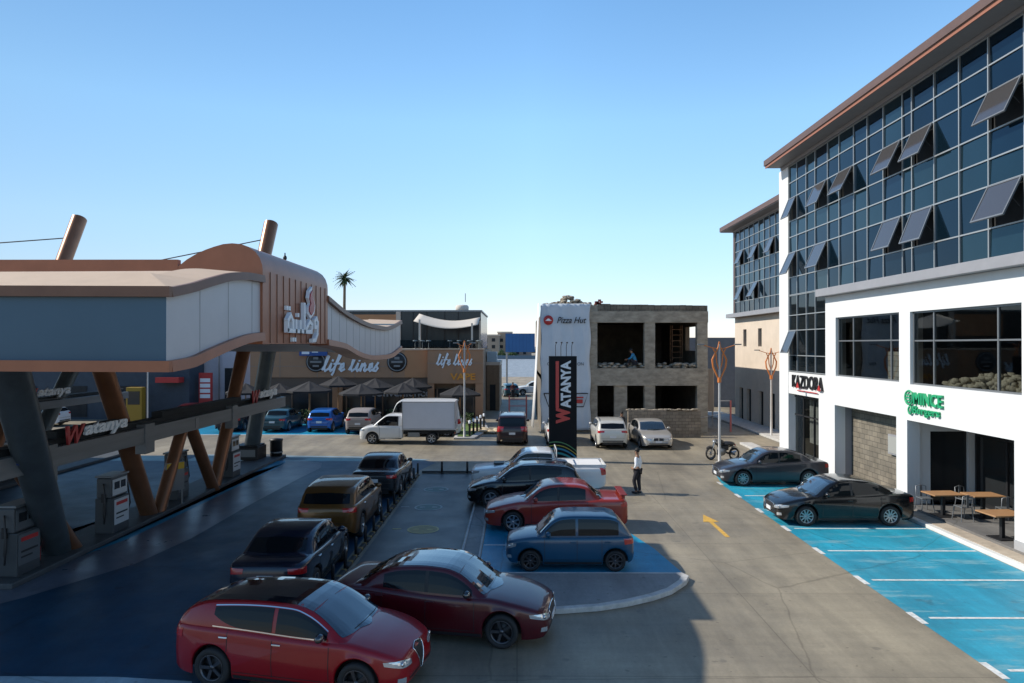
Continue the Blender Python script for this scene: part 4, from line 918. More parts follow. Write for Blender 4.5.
def ribbon(path, X):
    m1, t1, b1 = MB(), MB(), MB()
    m1.grid([[(X, y, zb) for y, zt, zb in path], [(X, y, zt) for y, zt, zb in path]], True)
    def trim(mb, f):
        rows = []
        for dx, dz in ((-.5, f[1]), (.10, f[1]), (.12, f[0]), (-.5, f[0])): rows.append([(X+dx, y, (zt if f[2] else zb)+dz) for y, zt, zb in path])
        mb.grid(rows+[rows[0]], False)
        for i in (0, -1): mb.add([r[i] for r in rows], [(0,1,2,3)])
    trim(t1, (0, .17, True)); trim(b1, (-.19, 0, False))
    ak(m1, 'side_panel', m_panelw); ak(t1, 'upper_trim', m_bronzed); ak(b1, 'lower_trim', m_bronze)
pn, pf = smooth_path(near), smooth_path(far); ribbon(pn, -6.0); ribbon(pf, -6.0)
# vertical panel seams
m_soft = mat('panel joint', (.34,.34,.35), .5)
se = MB()
for y in (13.2,14.5,15.8): se.box(-6.003,-5.994,y-.008,y+.008,pw([(a,c) for a,b,c in near],y),pw([(a,b) for a,b,c in near],y))
for k in range(14):
    y = 22.6+k*1.0; se.box(-6.003,-5.994,y-.01,y+.01,pw([(a,c) for a,b,c in far],y),pw([(a,b) for a,b,c in far],y))
[ak(q, 'panel_seam', m_soft) for q in se.split()]
XL = -40
fp = MB().add([(XL,11.93,5.62),(-6.0,11.93,5.53),(-6.0,11.93,6.62),(XL,11.93,6.80)], [(0,1,2,3)]); ak(fp, 'front_panel', m_panel)
for z0, z1, y0, m, nm in ((6.62,6.80,11.81,m_bronzed,'upper_trim'), (5.34,5.53,11.80,m_bronze,'lower_trim')):
    ak(MB().add([(XL,y0,z0+.15),(-5.89,y0,z0),(-5.89,y0,z1),(XL,y0,z1+.15),(XL,11.925,z0+.15),(-5.89,11.925,z0),(-5.89,11.925,z1),(XL,11.925,z1+.15)], [(0,1,2,3),(7,6,5,4),(3,2,6,7),(0,4,5,1),(1,5,6,2)]), nm, m)
# cream sloping roof edge and deck
cp = MB().add([(XL,11.93,6.94),(-5.98,11.93,6.79),(-6.9,13.1,7.16),(XL,13.1,7.30)], [(0,1,2,3)])
cp.grid([[(-5.98, y, zt+.17) for y, zt, zb in pn], [(-6.9, max(13.1, y), max(7.16, zt+.25)) for y, zt, zb in pn]], False)
cp.grid([[(-5.98, y, zt+.17) for y, zt, zb in pf], [(-7.6, y, zt+.23) for y, zt, zb in pf]], False); ak(cp, 'roof_edge', m_cop)
pr = [(y, zt+.2) for y, zt, zb in pn if y > 13.1]+[(16.4,7.3),(21.8,7.3)]+[(y, zt+.2) for y, zt, zb in pf]
dk = MB(); dk.grid([[(-6.9,y,max(z,7.1) if y < 22 else z) for y, z in pr], [(XL,y,7.25 if y < 22 else max(z,6.9)) for y, z in pr]], False); ak(dk, 'roof_deck', m_cop)
sf = MB(); yy = [(y, zb) for y, zt, zb in pn]+[(16.4,5.82),(21.85,5.82)]+[(y, zb) for y, zt, zb in pf]
sf.grid([[(-6.4,y,z+.0) for y, z in yy], [(-7.6,y,max(5.55,z)) for y, z in yy], [(XL,y,5.6) for y, z in yy]], False); ak(sf, 'soffit', m_panelw)
ak(MB().box(XL,-6.1,35.88,35.98,5.6,7.0), 'back_panel', m_panel)
ak(MB().box(XL,-7.93,16.30,16.45,7.2,7.80), 'parapet', m_bronze)
# sign drum
m_bronze2 = mat('bronze seam', (.19,.09,.055), .45, .3)
prof = [(-7.92,5.82),(-7.92,7.64),(-7.72,7.80),(-7.5,7.93),(-7.28,8.03),(-7.08,8.10),(-6.87,8.16),(-6.66,8.18),(-6.45,8.16),(-6.27,8.09),(-6.11,7.98),(-6.01,7.84),(-5.95,7.66),(-5.94,7.5),(-5.94,5.82)]
d = MB(); d.grid([[(x,16.3,z) for x, z in prof], [(x,21.92,z+.02) for x, z in prof]], True); 
for y in (16.3, 21.92): d.add([(x,y,z) for x, z in prof], [tuple(range(len(prof)))])
d.add([(-7.92,16.3,5.82),(-5.94,16.3,5.82),(-5.94,21.92,5.82),(-7.92,21.92,5.82)], [(0,1,2,3)]); 
do = ak(d, 'sign_drum', m_bronze); md = do.modifiers.new('e','EDGE_SPLIT'); md.split_angle = R(35)
sm2 = MB()
for k in range(11): y = 16.8+k*.48; sm2.box(-5.942,-5.925,y-.012,y+.012,5.85,7.55)
[ak(q, 'drum_seam', m_bronze2) for q in sm2.split()]
S = thing('fuel_sign', 'white Arabic lettering with a red flame emblem on the bronze canopy drum', 'sign', (-5.90, 19.2, 6.33)); S.scale = (1, .92, .82)
# Arabic word built from strokes (u runs right along +Y, v up)
def strokes(par, name, m, L_, r, dx=.0, sc=1):
    b = MB()
    for s in L_:
        pts = [(dx, u*sc, v*sc) for u, v in s]
        if len(pts) == 1: b.cbox(pts[0], (.08, .13, .13))
        else:
            for i in range(len(pts)-1):
                (x0,u0,v0), (x1,u1,v1) = pts[i], pts[i+1]; du, dv = u1-u0, v1-v0; l = math.hypot(du,dv) or 1; nu, nv = -dv/l*r, du/l*r; eu, ev_ = du/l*r*.9, dv/l*r*.9
                b.extr([(x0,u0+nu-eu,v0+nv-ev_),(x0,u0-nu-eu,v0-nv-ev_),(x0,u1-nu+eu,v1-nv+ev_),(x0,u1+nu+eu,v1+nv+ev_)], (.10+.002*i,0,0))
    return b.obj(name, m, par)
W_ = [ [(-1.62,-.18),(-1.62,.12),(-1.42,.30),(-1.22,.12),(-1.22,-.18)], [(-1.62,-.2),(-.9,-.2)], [(-1.52,.52)], [(-1.3,.52)],
       [(-.9,-.2),(-.9,.12)], [(-.9,-.2),(-.5,-.2)], [(-.98,-.48)], [(-.78,-.48)],
       [(-.5,-.2),(-.5,.12)], [(-.5,-.2),(-.1,-.2)], [(-.5,.34)],
       [(-.1,-.2),(-.1,.72)], [(-.1,-.2),(.62,-.2),(.66,.05),(.42,.16),(.05,-.1)],
       [(1.22,-.02),(1.0,-.02),(.95,.2),(1.15,.3),(1.28,.15),(1.24,-.25),(1.0,-.48),(.75,-.5)] ]
strokes(S, 'letters', m_letter, W_, .065, 0, .98)
em = MB(); 
def flame(o, sx, sz):
    return [(o, .55+sx*u*1.9, .80+sz*v*1.0) for u, v in ((0,-1),(.5,-.6),(.62,-.1),(.35,.35),(.12,.7),(.2,1.05),(-.2,.75),(-.32,.3),(-.1,-.05),(-.38,-.3),(-.42,-.7))]
MB().extr(flame(0,.42,.55), (.08,0,0)).obj('flame_rim', m_letter, S); MB().extr(flame(.082,.27,.42), (.03,0,0)).obj('flame', mat('flame red', (.36,.03,.04), .35), S)
# columns and masts
def strut(name, a, b, r0, r1, m, n=20):
    a2, b2 = Vector(a), Vector(b); q = MB(); q.tube([a2, (a2+b2)/2, b2], [r0, (r0+r1)/2, r1], n); return ak(q, name, m)
m_bcol = mat('bronze column', (.24,.11,.058), .33, .55, var=.12, vscale=2)
strut('column', (-12.7,19.3,0), (-10.3,14.0,5.6), .36, .38, m_steel)
strut('column', (-12.35,23.5,0), (-12.4,20.6,5.6), .27, .30, m_bcol)
strut('column', (-12.2,23.7,0), (-12.25,25.9,3.3), .22, .22, m_bcol)
strut('column', (-12.1,27.9,0), (-12.2,25.7,3.3), .22, .22, m_bcol)
strut('column', (-12.2,28.1,0), (-12.2,34.6,11.8), .25, .34, m_bcol)
strut('column', (-13.4,35.0,0), (-12.3,34.6,5.6), .38, .36, m_steel)
strut('column', (-21,27.1,0), (-21,33.4,11.85), .27, .34, m_bcol)
strut('column', (-21,27.0,0), (-21,24,5.6), .27, .3, m_bcol)
strut('column', (-21.6,30.2,0), (-21,33.6,5.6), .34, .34, m_steel)
strut('column', (-12.4,19.6,0), (-12.4,17.0,3.2), .22, .22, m_bcol)
for b3, lab in (((-13.35,34.9,.15),'black square guard box around the foot of the far steel column'),):
    t = thing('column_guard', lab, 'guard', b3); MB().box(-.62,.62,-.6,.6,0,.62).box(-.56,.56,-.54,.54,.62,.7).obj('box', m_black, t, .02); MB().box(-.5,.5,-.62,-.601,.15,.5).obj('panel', m_frame, t)
t = thing('drum_bin', 'black cylindrical bin standing beside the guard box at the far end of the pumps', 'bin', (-12.3,35.7,0)); MB().lathe([(.001,0),(.3,0),(.31,.9),(.33,.92),(.33,1.0),(.001,1.05)], n=18).obj('barrel', m_black, t); MB().lathe([(.32,.3),(.33,.32),(.33,.36),(.32,.38)], n=18).obj('band', m_frame, t)
for pts, lab in ((((-60,26,9.2),(-32,31,9.7),(-21,33.0,10.9)),'black stay cable running left from the left mast above the canopy'), (((-19.5,33.0,9.1),(-17.2,33.0,9.75),(-12.2,33.9,10.95)),'thin black cable running down left from the right mast above the canopy')):
    tag(MB().tube(pts, .028, 5).obj('stay_cable', m_black), lab, 'cable')
t = thing('roof_beacon', 'small dark aerial on top of the bronze canopy drum', 'aerial', (-6.85,20.6,8.17)); MB().tube([(0,0,0),(0,0,.35)], .02, 5).blob((0,0,.2),(.06,.06,.08),2,6,0).obj('aerial', m_black, t)
# pump canopy beams with small signs
def beam(label, X, y0, y1, z0, z1, kind):
    t = thing('fascia_beam', label, 'beam', (X, y0, 0)); L_ = y1-y0
    MB().box(-.12,.12,0,L_,z0,z1).obj('beam', m_beam, t, .01)
    MB().box(-.5,-.125,0,L_,z0+.2,z1+.16).obj('tray', m_dark, t)
    if z0 < 2.9: MB().box(-.5,-.14,2.3,5.4,z1+.165,z1+.34).box(-.5,-.14,7.6,14.2,z1+.165,z1+.34).obj('dark_top', m_dark, t)
    return t
m_beam = mat('pale beam cladding', (.18,.185,.19), .5, .2, var=.12, vscale=1.2, stretch=(1,.3,4))
t = beam('long pale beam of the pump row, crossing in front of the nearer leaning columns', -11.55, 15.4, 34.5, 2.78, 3.26, 0)
for y, s in ((1.2,.7),(6.0,.55),(12.6,.5)):
    MB().box(-.16,.16,y,y+s,2.45,3.36).obj('beam_box', m_beam, t, .01)
MB().box(.125,.14,6.2,6.5,2.75,3.05).box(.125,.14,9.4,9.65,2.85,3.2).obj('marker', m_frame, t)
t2 = beam('shorter pale beam of the far pump row deep under the canopy', -21.0, 26.0, 37.5, 2.95, 3.3, 0)
def word_sign(label, X, y, z, w_, h):
    t = thing('pump_sign', label, 'sign', (X, y, z), 0, 'small Watanya signs on the pump beams')
    text('red_initial', 'W', mat('dim sign red', (.45,.05,.05), .4), t, (0,-w_/2+.16*w_,0), ROT_EAST, 1, .03, width=w_*.26, height=h*1.15, shear=.3, offset=.02)
    text('letters', 'atanya', m_letter, t, (0,.13*w_,.02), ROT_EAST, 1, .03, width=w_*.70, height=h, shear=.3, offset=.03)
    MB().box(-.05,-.035,-w_/2,w_/2,-.06-h/2,-.0-h/2).box(-.3,-.04,-w_*.3,-w_*.27,-.1-h/2,.1).box(-.3,-.04,w_*.3,w_*.33,-.1-h/2,.1).obj('bracket', m_black, t)
word_sign('red and white Watanya sign standing on the near end of the long pale beam', -11.40, 19.0, 3.50, 2.9, .42)
word_sign('red and white Watanya sign at the far end of the long pale beam', -11.40, 31.6, 3.55, 3.2, .48)
word_sign('red and white Watanya sign on the far pump row beam', -20.85, 31.0, 3.65, 3.2, .48)
t = thing('end_plate_sign', 'blue and white name plate on the near end of the long pale beam', 'sign', (-11.40,16.4,3.2)); MB().box(-.02,.05,-.5,.5,-.14,.16).obj('plate', mat('plate blue', (.03,.07,.25), .4), t); text('letters','FUEL', m_letter, t, (.06,.1,0), ROT_EAST, 1, .01, width=.5, height=.14) if False else MB().box(.051,.055,-.05,.4,-.05,.05).obj('white_mark', m_letter, t)
def pump(label, x, y, rz=0, dim=False):
    t = thing('fuel_pump', label, 'fuel pump', (x, y, .15), rz, 'fuel pumps on the islands')
    MB().box(-.28,.28,-.42,.42,0,1.05).obj('cabinet', mat('pump grey', (.05,.055,.06), .4), t, .02)
    MB().box(-.22,.22,-.45,.45,1.06,1.66).obj('head', mat('pump head', (.07,.075,.08), .4), t, .03)
    MB().box(-.27,.27,-.46,.46,1.67,1.73).obj('cap', m_frame, t, .02)
    m_lettd = mat('pump panel dim', (.10,.11,.12), .5) if dim else mat('pump panel white', (.50,.52,.54), .5)
    q = MB().box(.222,.235,-.38,.38,1.12,1.6).obj('display', m_lettd, t); MB().box(.236,.24,-.3,-.02,1.3,1.52).box(.236,.24,.04,.3,1.3,1.52).obj('readout', m_storedark, q)
    q = MB().box(.282,.295,-.38,.38,.25,1.0).obj('price_panel', m_lettd, t); MB().box(.296,.30,-.3,.3,.82,.92).obj('red_strip', m_red, q); MB().box(.296,.30,-.3,.3,.55,.60).box(.296,.30,-.3,.1,.42,.46).obj('print', m_black, q)
    for s_ in (-1, 1):
        h = MB(); h.tube([(.0,s_*.47,1.5),(.12,s_*.62,1.35),(.18,s_*.66,.7),(.1,s_*.6,.35),(.02,s_*.5,.6),(.02,s_*.47,.95)], .022, 6); ho = h.obj('hose', m_black, t)
        MB().box(-.05,.06,s_*.43,s_*.50,.95,1.2).obj('nozzle', m_black, ho)
pump('dark fuel pump nearest the front of the forecourt', -12.45, 17.4, dim=True)
pump('fuel pump with white price panel between the steel column and the first bronze column', -12.35, 21.3)
pump('dark fuel pump standing between the two bronze column pairs', -12.6, 25.8, dim=True)
pump('fuel pump with white price panel beside the last bronze column', -12.4, 30.2)
pump('fuel pump on the far pump island deep under the canopy', -21.4, 29.0)
t = thing('fire_extinguisher', 'red fire extinguisher standing at the foot of the near steel column', 'extinguisher', (-12.6,18.3,.15)); MB().lathe([(.001,0),(.09,0),(.095,.45),(.06,.55),(.02,.6)], n=14).obj('cylinder', m_red, t); MB().cbox((0,0,.63),(.05,.14,.05)).tube([(.0,.05,.6),(.1,.1,.45),(.1,.08,.2)],.012,5).obj('valve', m_black, t)
t = thing('notice_board', 'slanted pump notice board with yellow header between the bronze columns', 'notice board', (-12.1,24.7,.15), R(60)); MB().box(-.35,.35,-.03,.03,.5,1.5).obj('board', m_frame, t); MB().box(-.33,.33,-.045,-.032,1.25,1.48).obj('header', m_yel, t); [q.obj('leg', m_frame, t) for q in MB().box(-.3,-.26,-.02,.02,0,.5).box(.26,.3,-.02,.02,0,.5).split()]

# ---------------------------------------------------------------- life lines store
LS = thing('store_building', 'single storey brown life lines store with a roof terrace', 'building', (-2.7, 56, 0))
def al(mb, name, m, bevel=0): o = mb.obj(name, m, LS, bevel); o.location = (2.7, -56, 0); return o
al(MB().box(-21.4,-7.1,56,56.4,3.2,5.38), 'upper_cladding', m_brown); al(MB().box(-9.0,-7.11,55.98,55.997,3.2,5.38), 'painted_sun_strip', m_brown_lit)  # the orange strip paints sunlight onto the brown cladding
al(MB().box(-7.1,-2.7,55.5,56.4,2.75,5.42), 'corner_cladding', m_brown)
al(MB().box(-21.4,-7.11,56.12,56.4,2.3,3.19), 'lower_band', mat('dark brown band', (.13,.085,.06), .6))
al(MB().box(-21.5,-6.9,55.9,56.5,5.39,5.5).box(-7.2,-2.6,55.4,56.5,5.43,5.53), 'coping', m_cop)
al(MB().box(-21.4,-2.75,56.5,75,.0,5.38), 'rear_wall', mat('store side render', (.22,.15,.10), .7))
gl = MB().box(-21.4,-2.8,56.2,56.25,.12,2.29); al(gl, 'shop_glazing', m_storedark)
mm = MB()
for k in range(13): x = -21.0+k*1.46; mm.box(x-.05,x+.05,56.12,56.19,.12,2.3)
[al(q, 'shop_mullion', mat('brown pillar', (.16,.10,.065), .6)) for q in mm.split()]
al(MB().box(-21.4,-20.7,56.0,56.3,0,3.2).box(-14.8,-14,56.0,56.3,0,3.2).box(-7.1,-6.6,55.6,56.1,0,2.74).box(-3.3,-2.7,55.55,56.1,0,2.74), 'pillar', m_brown)
js = MB()
for x in (-19,-16,-13,-10.0): js.box(x-.012,x+.012,55.985,55.999,3.2,5.38)
for z in (4.1,): js.box(-21.4,-9.0,55.986,55.999,z-.01,z+.01); js.box(-7.1,-2.7,55.486,55.499,4.35,4.37)
js.box(-5.0,-4.98,55.486,55.499,2.75,5.42); al(js, 'cladding_seam', m_frame)
al(MB().box(-19,-3.2,62,75,5.5,8.75), 'terrace_block', mat('terrace dark glass', (.025,.035,.042), .2, .3)); al(MB().box(-19.1,-3.1,61.9,75,8.76,8.9), 'terrace_roof', m_frame)
al(MB().box(-15,-10.7,61.8,61.99,6.6,8.5), 'terrace_brown_wall', m_brown_lit); al(MB().box(-10.69,-10.3,61.75,61.99,5.5,8.75), 'terrace_pier', m_cream)
tf = MB()
for x in (-9.2,-8,-6.4,-5.2,-4.2): tf.box(x-.04,x+.04,61.93,61.99,5.5,8.75)
[al(q, 'terrace_frame', m_black) for q in tf.split()[:4]]
gls = MB().box(-12,-2.75,56.25,56.27,5.54,6.2); al(gls, 'glass_balustrade', m_clear)
t = thing('water_tank', 'small white water tank on the roof of the terrace block', 'water tank', (-5.1,65,8.9)); MB().lathe([(.001,0),(.6,0),(.62,.45),(.5,.6),(.001,.65)], n=16).obj('tank', m_sail, t); MB().tube([(.3,0,.9),(.3,0,1.7)],.03,5).obj('aerial', m_black, t)
t = thing('shade_sail', 'cream shade sail stretched over the store roof terrace', 'shade sail', (-5.9,58,5.5)); rows = []
for i in range(13):
    u = i/12; rows.append([(-2.6+5.3*u, -.6+3.4*v/8, 2.25-.45*math.sin(math.pi*u)*(.5+.5*abs(v/8-.5)*2)-.3*u+.75*(v/8)) for v in range(9)])
b = MB(); b.grid(rows); so_ = b.obj('sail', m_sail, t); md = so_.modifiers.new('t','SOLIDIFY'); md.thickness = .03
for x, y, h in ((-2.1,-.6,2.4),(2.2,-.5,2.1),(2.7,2.4,2.4),(-2.5,2.6,2.6)): MB().box(x-.07,x+.07,y-.07,y+.07,0,h).obj('post', m_sail, t)
for k in range(7):
    x = -8.3+.55*k if k < 3 else -5.5+.8*(k-3); q = thing('terrace_stool', 'small white topped stool on the store roof terrace', 'stool', (x, 57.0+.3*(k%2), 5.5), 0, 'white topped stools on the store terrace'); MB().lathe([(.001,0),(.16,.0),(.16,.02),(.03,.04),(.03,.6)], n=8).obj('stem', m_pole, q); MB().lathe([(.001,.6),(.2,.6),(.2,.68),(.001,.7)], n=10).obj('top', m_letter, q)
# script lettering from pen strokes
def pen(par, name, m, text_, x0, y, z0, h, r, slant=.25, depth=.06, wsp=1.0):
    G = {'l': (.42,[[(0,.1),(.16,.45),(.26,.95),(.16,1.0),(.12,.6),(.12,.15),(.22,.0),(.36,.12)]]),
         'L': (.5,[[(-.05,.2),(.14,.6),(.26,1.15),(.12,1.2),(.08,.7),(.08,.1),(.22,.0),(.42,.15)]]),
         'i': (.34,[[(0,.12),(.12,.5),(.10,.12),(.18,0),(.30,.12)],[(.16,.68),(.17,.74)]]),
         'f': (.42,[[(0,.1),(.16,.5),(.30,1.0),(.2,1.08),(.12,.6),(.06,-.1),(.0,-.25)],[(-.02,.48),(.36,.5)]]),
         'e': (.40,[[(0,.12),(.26,.28),(.22,.5),(.08,.45),(.05,.15),(.18,0),(.36,.12)]]),
         'n': (.55,[[(0,.12),(.08,.48),(.06,0)],[(.06,.2),(.24,.5),(.32,.38),(.30,.05),(.38,0),(.5,.12)]]),
         's': (.40,[[(0,.1),(.22,.55),(.14,.35),(.28,.18),(.18,.0),(.0,.03)]]), ' ': (.30,[])}
    b = MB(); x = x0
    for ch in text_:
        w_, ss = G[ch]
        for s in ss:
            pts = [(x+(u+v*slant)*h*wsp, y, z0+v*h) for u, v in s]
            for i in range(len(pts)-1):
                a, c = Vector(pts[i]), Vector(pts[i+1]); dd = (c-a).normalized(); nn = Vector((-dd.z,0,dd.x))*r; e = dd*r*.7
                b.extr([a-e+nn, a-e-nn, c+e-nn, c+e+nn], (0,-depth-.002*i,0))
        x += w_*h*wsp
    return b.obj(name, m, par)
t = thing('store_sign', 'large white life lines script lettering on the long brown store front', 'sign', (-15.6,55.93,3.72)); pen(t, 'letters', m_letter, 'life lines', 0, 0, 0, 1.2, .08, wsp=.95)
t = thing('store_sign', 'smaller white life lines script lettering on the store corner above the amber VAPE letters', 'sign', (-6.4,55.45,4.22)); pen(t, 'letters', m_letter, 'life lines', 0, 0, 0, .85, .05, wsp=.84)
t = thing('store_sign', 'amber VAPE lettering on the store corner', 'sign', (-4.3,55.45,3.3)); text('letters', 'VAPE', m_amber, t, (0,0,0), ROT_FRONT, 1, .04, width=2.0, height=.52, offset=.03)
t = thing('store_sign', 'grey convenience lettering on the dark band above the parasols', 'sign', (-9.3,56.05,1.95)); text('letters', 'convenience', mat('grey letters', (.36,.36,.37), .5), t, (0,0,0), ROT_FRONT, 1, .04, width=4.8, height=.55, offset=.02)
for x, lab in ((-16.1,'round dark badge sign left of the large life lines lettering'), (-9.6,'round dark badge sign right of the large life lines lettering')):
    t = thing('badge_sign', lab, 'sign', (x,55.96,4.45)); MB().lathe([(.001,-.06),(.80,-.06),(.82,0)], axis='y', n=28).obj('disc', m_black, t); q = MB(); q.lathe([(.66,-.065),(.70,-.075),(.74,-.065)], axis='y', n=28); q.box(-.45,.45,-.08,-.062,-.08,.08).box(-.2,.2,-.08,-.062,.2,.4).box(-.25,.25,-.08,-.062,-.4,-.25); q.obj('ring', m_frame, t)
t = thing('roof_sign', 'blue and white sign box above the left store front, below the canopy drum', 'sign', (-16.2,55.6,5.2)); MB().box(-1.1,1.1,-.1,.1,-.25,.35).obj('box', mat('sign blue', (.02,.08,.28), .4), t); MB().box(-.9,-.3,-.12,-.101,-.12,.22).box(-.1,.4,-.12,-.101,0,.12).obj('mark', m_letter, t)
# annex and tower beside the store
t = thing('annex_building', 'low brown annex with a pale blue box on top at the mouth of the alley', 'building', (-2.3,62,0)); MB().box(-.4,.75,0,9,0,4.0).obj('wall', mat('annex brown', (.24,.16,.10), .8, var=.15), t); MB().box(-.45,.8,-.05,9,4.01,4.3).obj('coping', m_cream, t); MB().box(-.35,.5,.1,2,4.31,5.2).obj('roof_box', mat('pale blue box', (.36,.46,.52), .6), t); MB().box(-.1,.4,-.03,-.002,0,2.3).obj('door', m_dark, t)
# parasols
def parasol(label, x, y, h, r, m=None, ang=0):
    t = thing('parasol', label, 'parasol', (x, y, .12), R(ang), 'charcoal parasols in front of the store')
    MB().tube([(0,0,0),(0,0,h)], .045, 8).obj('pole', m_wood, t)
    n = 8; b = MB(); ap = (0,0,h+.05); rim = [(r*math.cos(2*math.pi*k/n), r*math.sin(2*math.pi*k/n), h-.62) for k in range(n)]
    mid = [(.5*r*math.cos(2*math.pi*(k+.5)/n), .5*r*math.sin(2*math.pi*(k+.5)/n), h-.36) for k in range(n)]
    b.add([ap]+rim+mid, [(0,1+k,1+n+k) for k in range(n)]+[(0,1+n+k,1+(k+1)%n) for k in range(n)]+[(1+k,1+(k+1)%n,1+n+k) for k in range(n)])
    b.add(rim+[(p[0]*1.0,p[1]*1.0,p[2]-.14) for p in rim], [(k,(k+1)%n,n+(k+1)%n,n+k) for k in range(n)]); c_ = b.obj('canopy', m or m_umb, t)
    q = MB()
    for k in range(n): q.tube([(0,0,h-.9),(rim[k][0]*.55,rim[k][1]*.55,h-.38)], .012, 4)
    q.obj('rib', m_wood, t); MB().box(-.35,.35,-.35,.35,0,.1).obj('base', m_black, t)
for i, (px, Y_, h, r, lab) in enumerate(((279,53,2.75,1.5,'charcoal parasol half hidden behind the far steel column'), (309,51,3.0,1.62,'charcoal parasol in front of the blue parked hatchback'), (338,54,3.25,1.55,'charcoal parasol under the first letters of the life lines sign'),
        (361,50.5,2.85,1.6,'charcoal parasol behind the dusty beige hatchback'), (375,53.5,3.1,1.6,'charcoal parasol just left of the convenience lettering'), (403,52,2.85,1.5,'charcoal parasol right above the box truck cab'), (413,54,3.1,1.45,'charcoal parasol rearmost in front of the convenience lettering'), (460,51.5,2.7,1.6,'charcoal parasol at the store corner below the amber lettering'), (245,52,2.8,1.5,'charcoal parasol leftmost, seen between the canopy columns'))):
    parasol(lab, (px-517)*Y_/700, Y_, h, r, None, i*17)
# planting and bollards by the store
def shrub(label, x, y, h, seed, z=0.12):
    t = thing('shrub', label, 'shrub', (x,y,z), 0, 'low shrubs in front of the store'); rr = random.Random(seed); b = MB()
    for k in range(190):
        a, q, zz = rr.uniform(0,6.28), rr.random()**.5*h*.42, rr.uniform(.12,1)*h; p = Vector((q*math.cos(a), q*math.sin(a), zz)); d1 = Vector((rr.uniform(-1,1),rr.uniform(-1,1),rr.uniform(-.3,1))).normalized()*.14; d2 = d1.cross(Vector((rr.uniform(-1,1),rr.uniform(-1,1),rr.uniform(-1,1)))).normalized()*.05
        b.add([p-d2, p+d1*.5, p+d2, p+d1], [(0,1,2,3)]) if False else b.add([p, p+d1*.5+d2, p+d1, p+d1*.5-d2], [(0,1,2,3)])
    b.obj('foliage', m_leaf, t); s = MB()
    for k in range(4): s.tube([(0,0,0),(rr.uniform(-.2,.2),rr.uniform(-.2,.2),h*.6)], .02, 5)
    s.obj('stem', m_wood, t)
for i, (x, y, h, l) in enumerate(((-15.2,50.6,1.0,'green shrub behind the teal sedan'), (-11.9,50.4,1.1,'green shrub between the blue and the beige hatchback'), (-9.0,50.2,1.0,'green shrub behind the beige hatchback'), (-3.4,49.2,.9,'green shrub on the lawn strip at the store corner'))): shrub(l, x, y, h, i)
for i in range(5):
    x, y = -2.95+.17*i, 43.6+1.1*i; t = thing('bollard', 'white topped black bollard along the lawn strip behind the box truck', 'bollard', (x,y,.12), 0, 'white topped bollards along the lawn'); MB().lathe([(.001,0),(.07,0),(.07,.8)], n=10).obj('post', m_black, t); MB().lathe([(.072,.8),(.072,.98),(.001,1.0)], n=10).obj('cap', m_letter, t)
b = MB(); rr = random.Random(2)
for k in range(40): b.blob((rr.uniform(-.9,.9), rr.uniform(-.8,.8), .04+.12*rr.random()), (.35,.3,.09), k, 5, .25)
tag(b.obj('sand_pile', mat('pale sand', (.52,.42,.28), .95, var=.2, vscale=5), loc=(-2.0,46.6,0)), 'low pile of pale sand and boards at the mouth of the alley', 'sand pile')
t = thing('barrier_frame', 'faded red tubular gate frame across the alley behind the black minivan', 'gate', (0,56,0)); b = MB()
for x in (-.62,.75): b.box(x-.06,x+.06,-.06,.06,0,1.75)
b.obj('post', m_pink, t); b = MB(); 
for z in (1.45,.9): b.box(-.56,.69,-.03,.03,z,z+.06)
b.obj('rail', m_pink, t)
t = thing('barrier_frame', 'faded red post with a thin arm in the right alley behind the motorcycle', 'gate', (14.3,47,0)); MB().box(-.05,.05,-.05,.05,0,2.1).obj('post', m_pink, t); MB().box(-.7,-.05,-.03,.03,2.04,2.1).obj('arm', m_pole, t); MB().tube([(-2.6,-.5,.9),(-.05,0,1.3)], .02, 5).obj('cable', m_pole, t)
# billboard
t = thing('billboard', 'plain blue billboard on a single pole beyond the alley', 'billboard', (.55,100,0)); MB().box(-2.2,2.0,-.15,.15,4.8,7.45).obj('panel', mat('billboard blue', (.03,.13,.33), .5, var=.08, vscale=1), t); MB().tube([(-2.0,.2,0),(-2.0,.2,7)], .14, 10).obj('pole', m_frame, t)
b = MB()
for k in range(9): b.box(-2.2+.5*k,-2.17+.5*k,-.17,-.151,4.8,7.45)
[q.obj('panel_seam', mat('billboard seam', (.02,.08,.22), .5), t) for q in b.split()]
# far block of flats and wall
def far_block(label, x, y, w_, h, d=16, c=(.34,.27,.21)):
    t = thing('distant_building', label, 'building', (x,y,0), 0, 'buildings on the horizon'); MB().box(0,w_,0,d,0,h).obj('wall', mat('far wall %.2f' % c[0], c, .9, var=.1, vscale=.2), t); MB().box(-.3,w_+.3,-.3,d,h+.01,h+.6).obj('roof', m_cream, t); b = MB()
    for f in range(int(h/3.2)):
        for k in range(int(w_/3.6)): b.box(1+3.6*k,2.6+3.6*k,-.03,-.002,1+3.2*f,2.6+3.2*f)
    [q.obj('window', m_dark, t) for q in b.split()[:60]]
far_block('tan apartment block on the horizon left of the billboard', -16.5,330,8,10.2); far_block('taller tan apartment block on the horizon near the billboard', -9.5,345,7,11.8,c=(.38,.28,.2)); far_block('low reddish block on the horizon beside the alley', -1.5,360,9,7.5,c=(.33,.24,.2)); far_block('wide pale block on the horizon behind the store', -40,340,20,9.0,c=(.40,.33,.27)); far_block('tan block on the horizon at far left', -150,360,60,9.5,c=(.36,.29,.23))
t = tag(MB().box(-60,60,0,.2,0,1.5).obj('roadside_barrier', mat('barrier blue grey', (.10,.14,.18), .6), loc=(0,290,0)), 'long low dark barrier beyond the distant highway', 'barrier')
b = MB(); rr = random.Random(9)
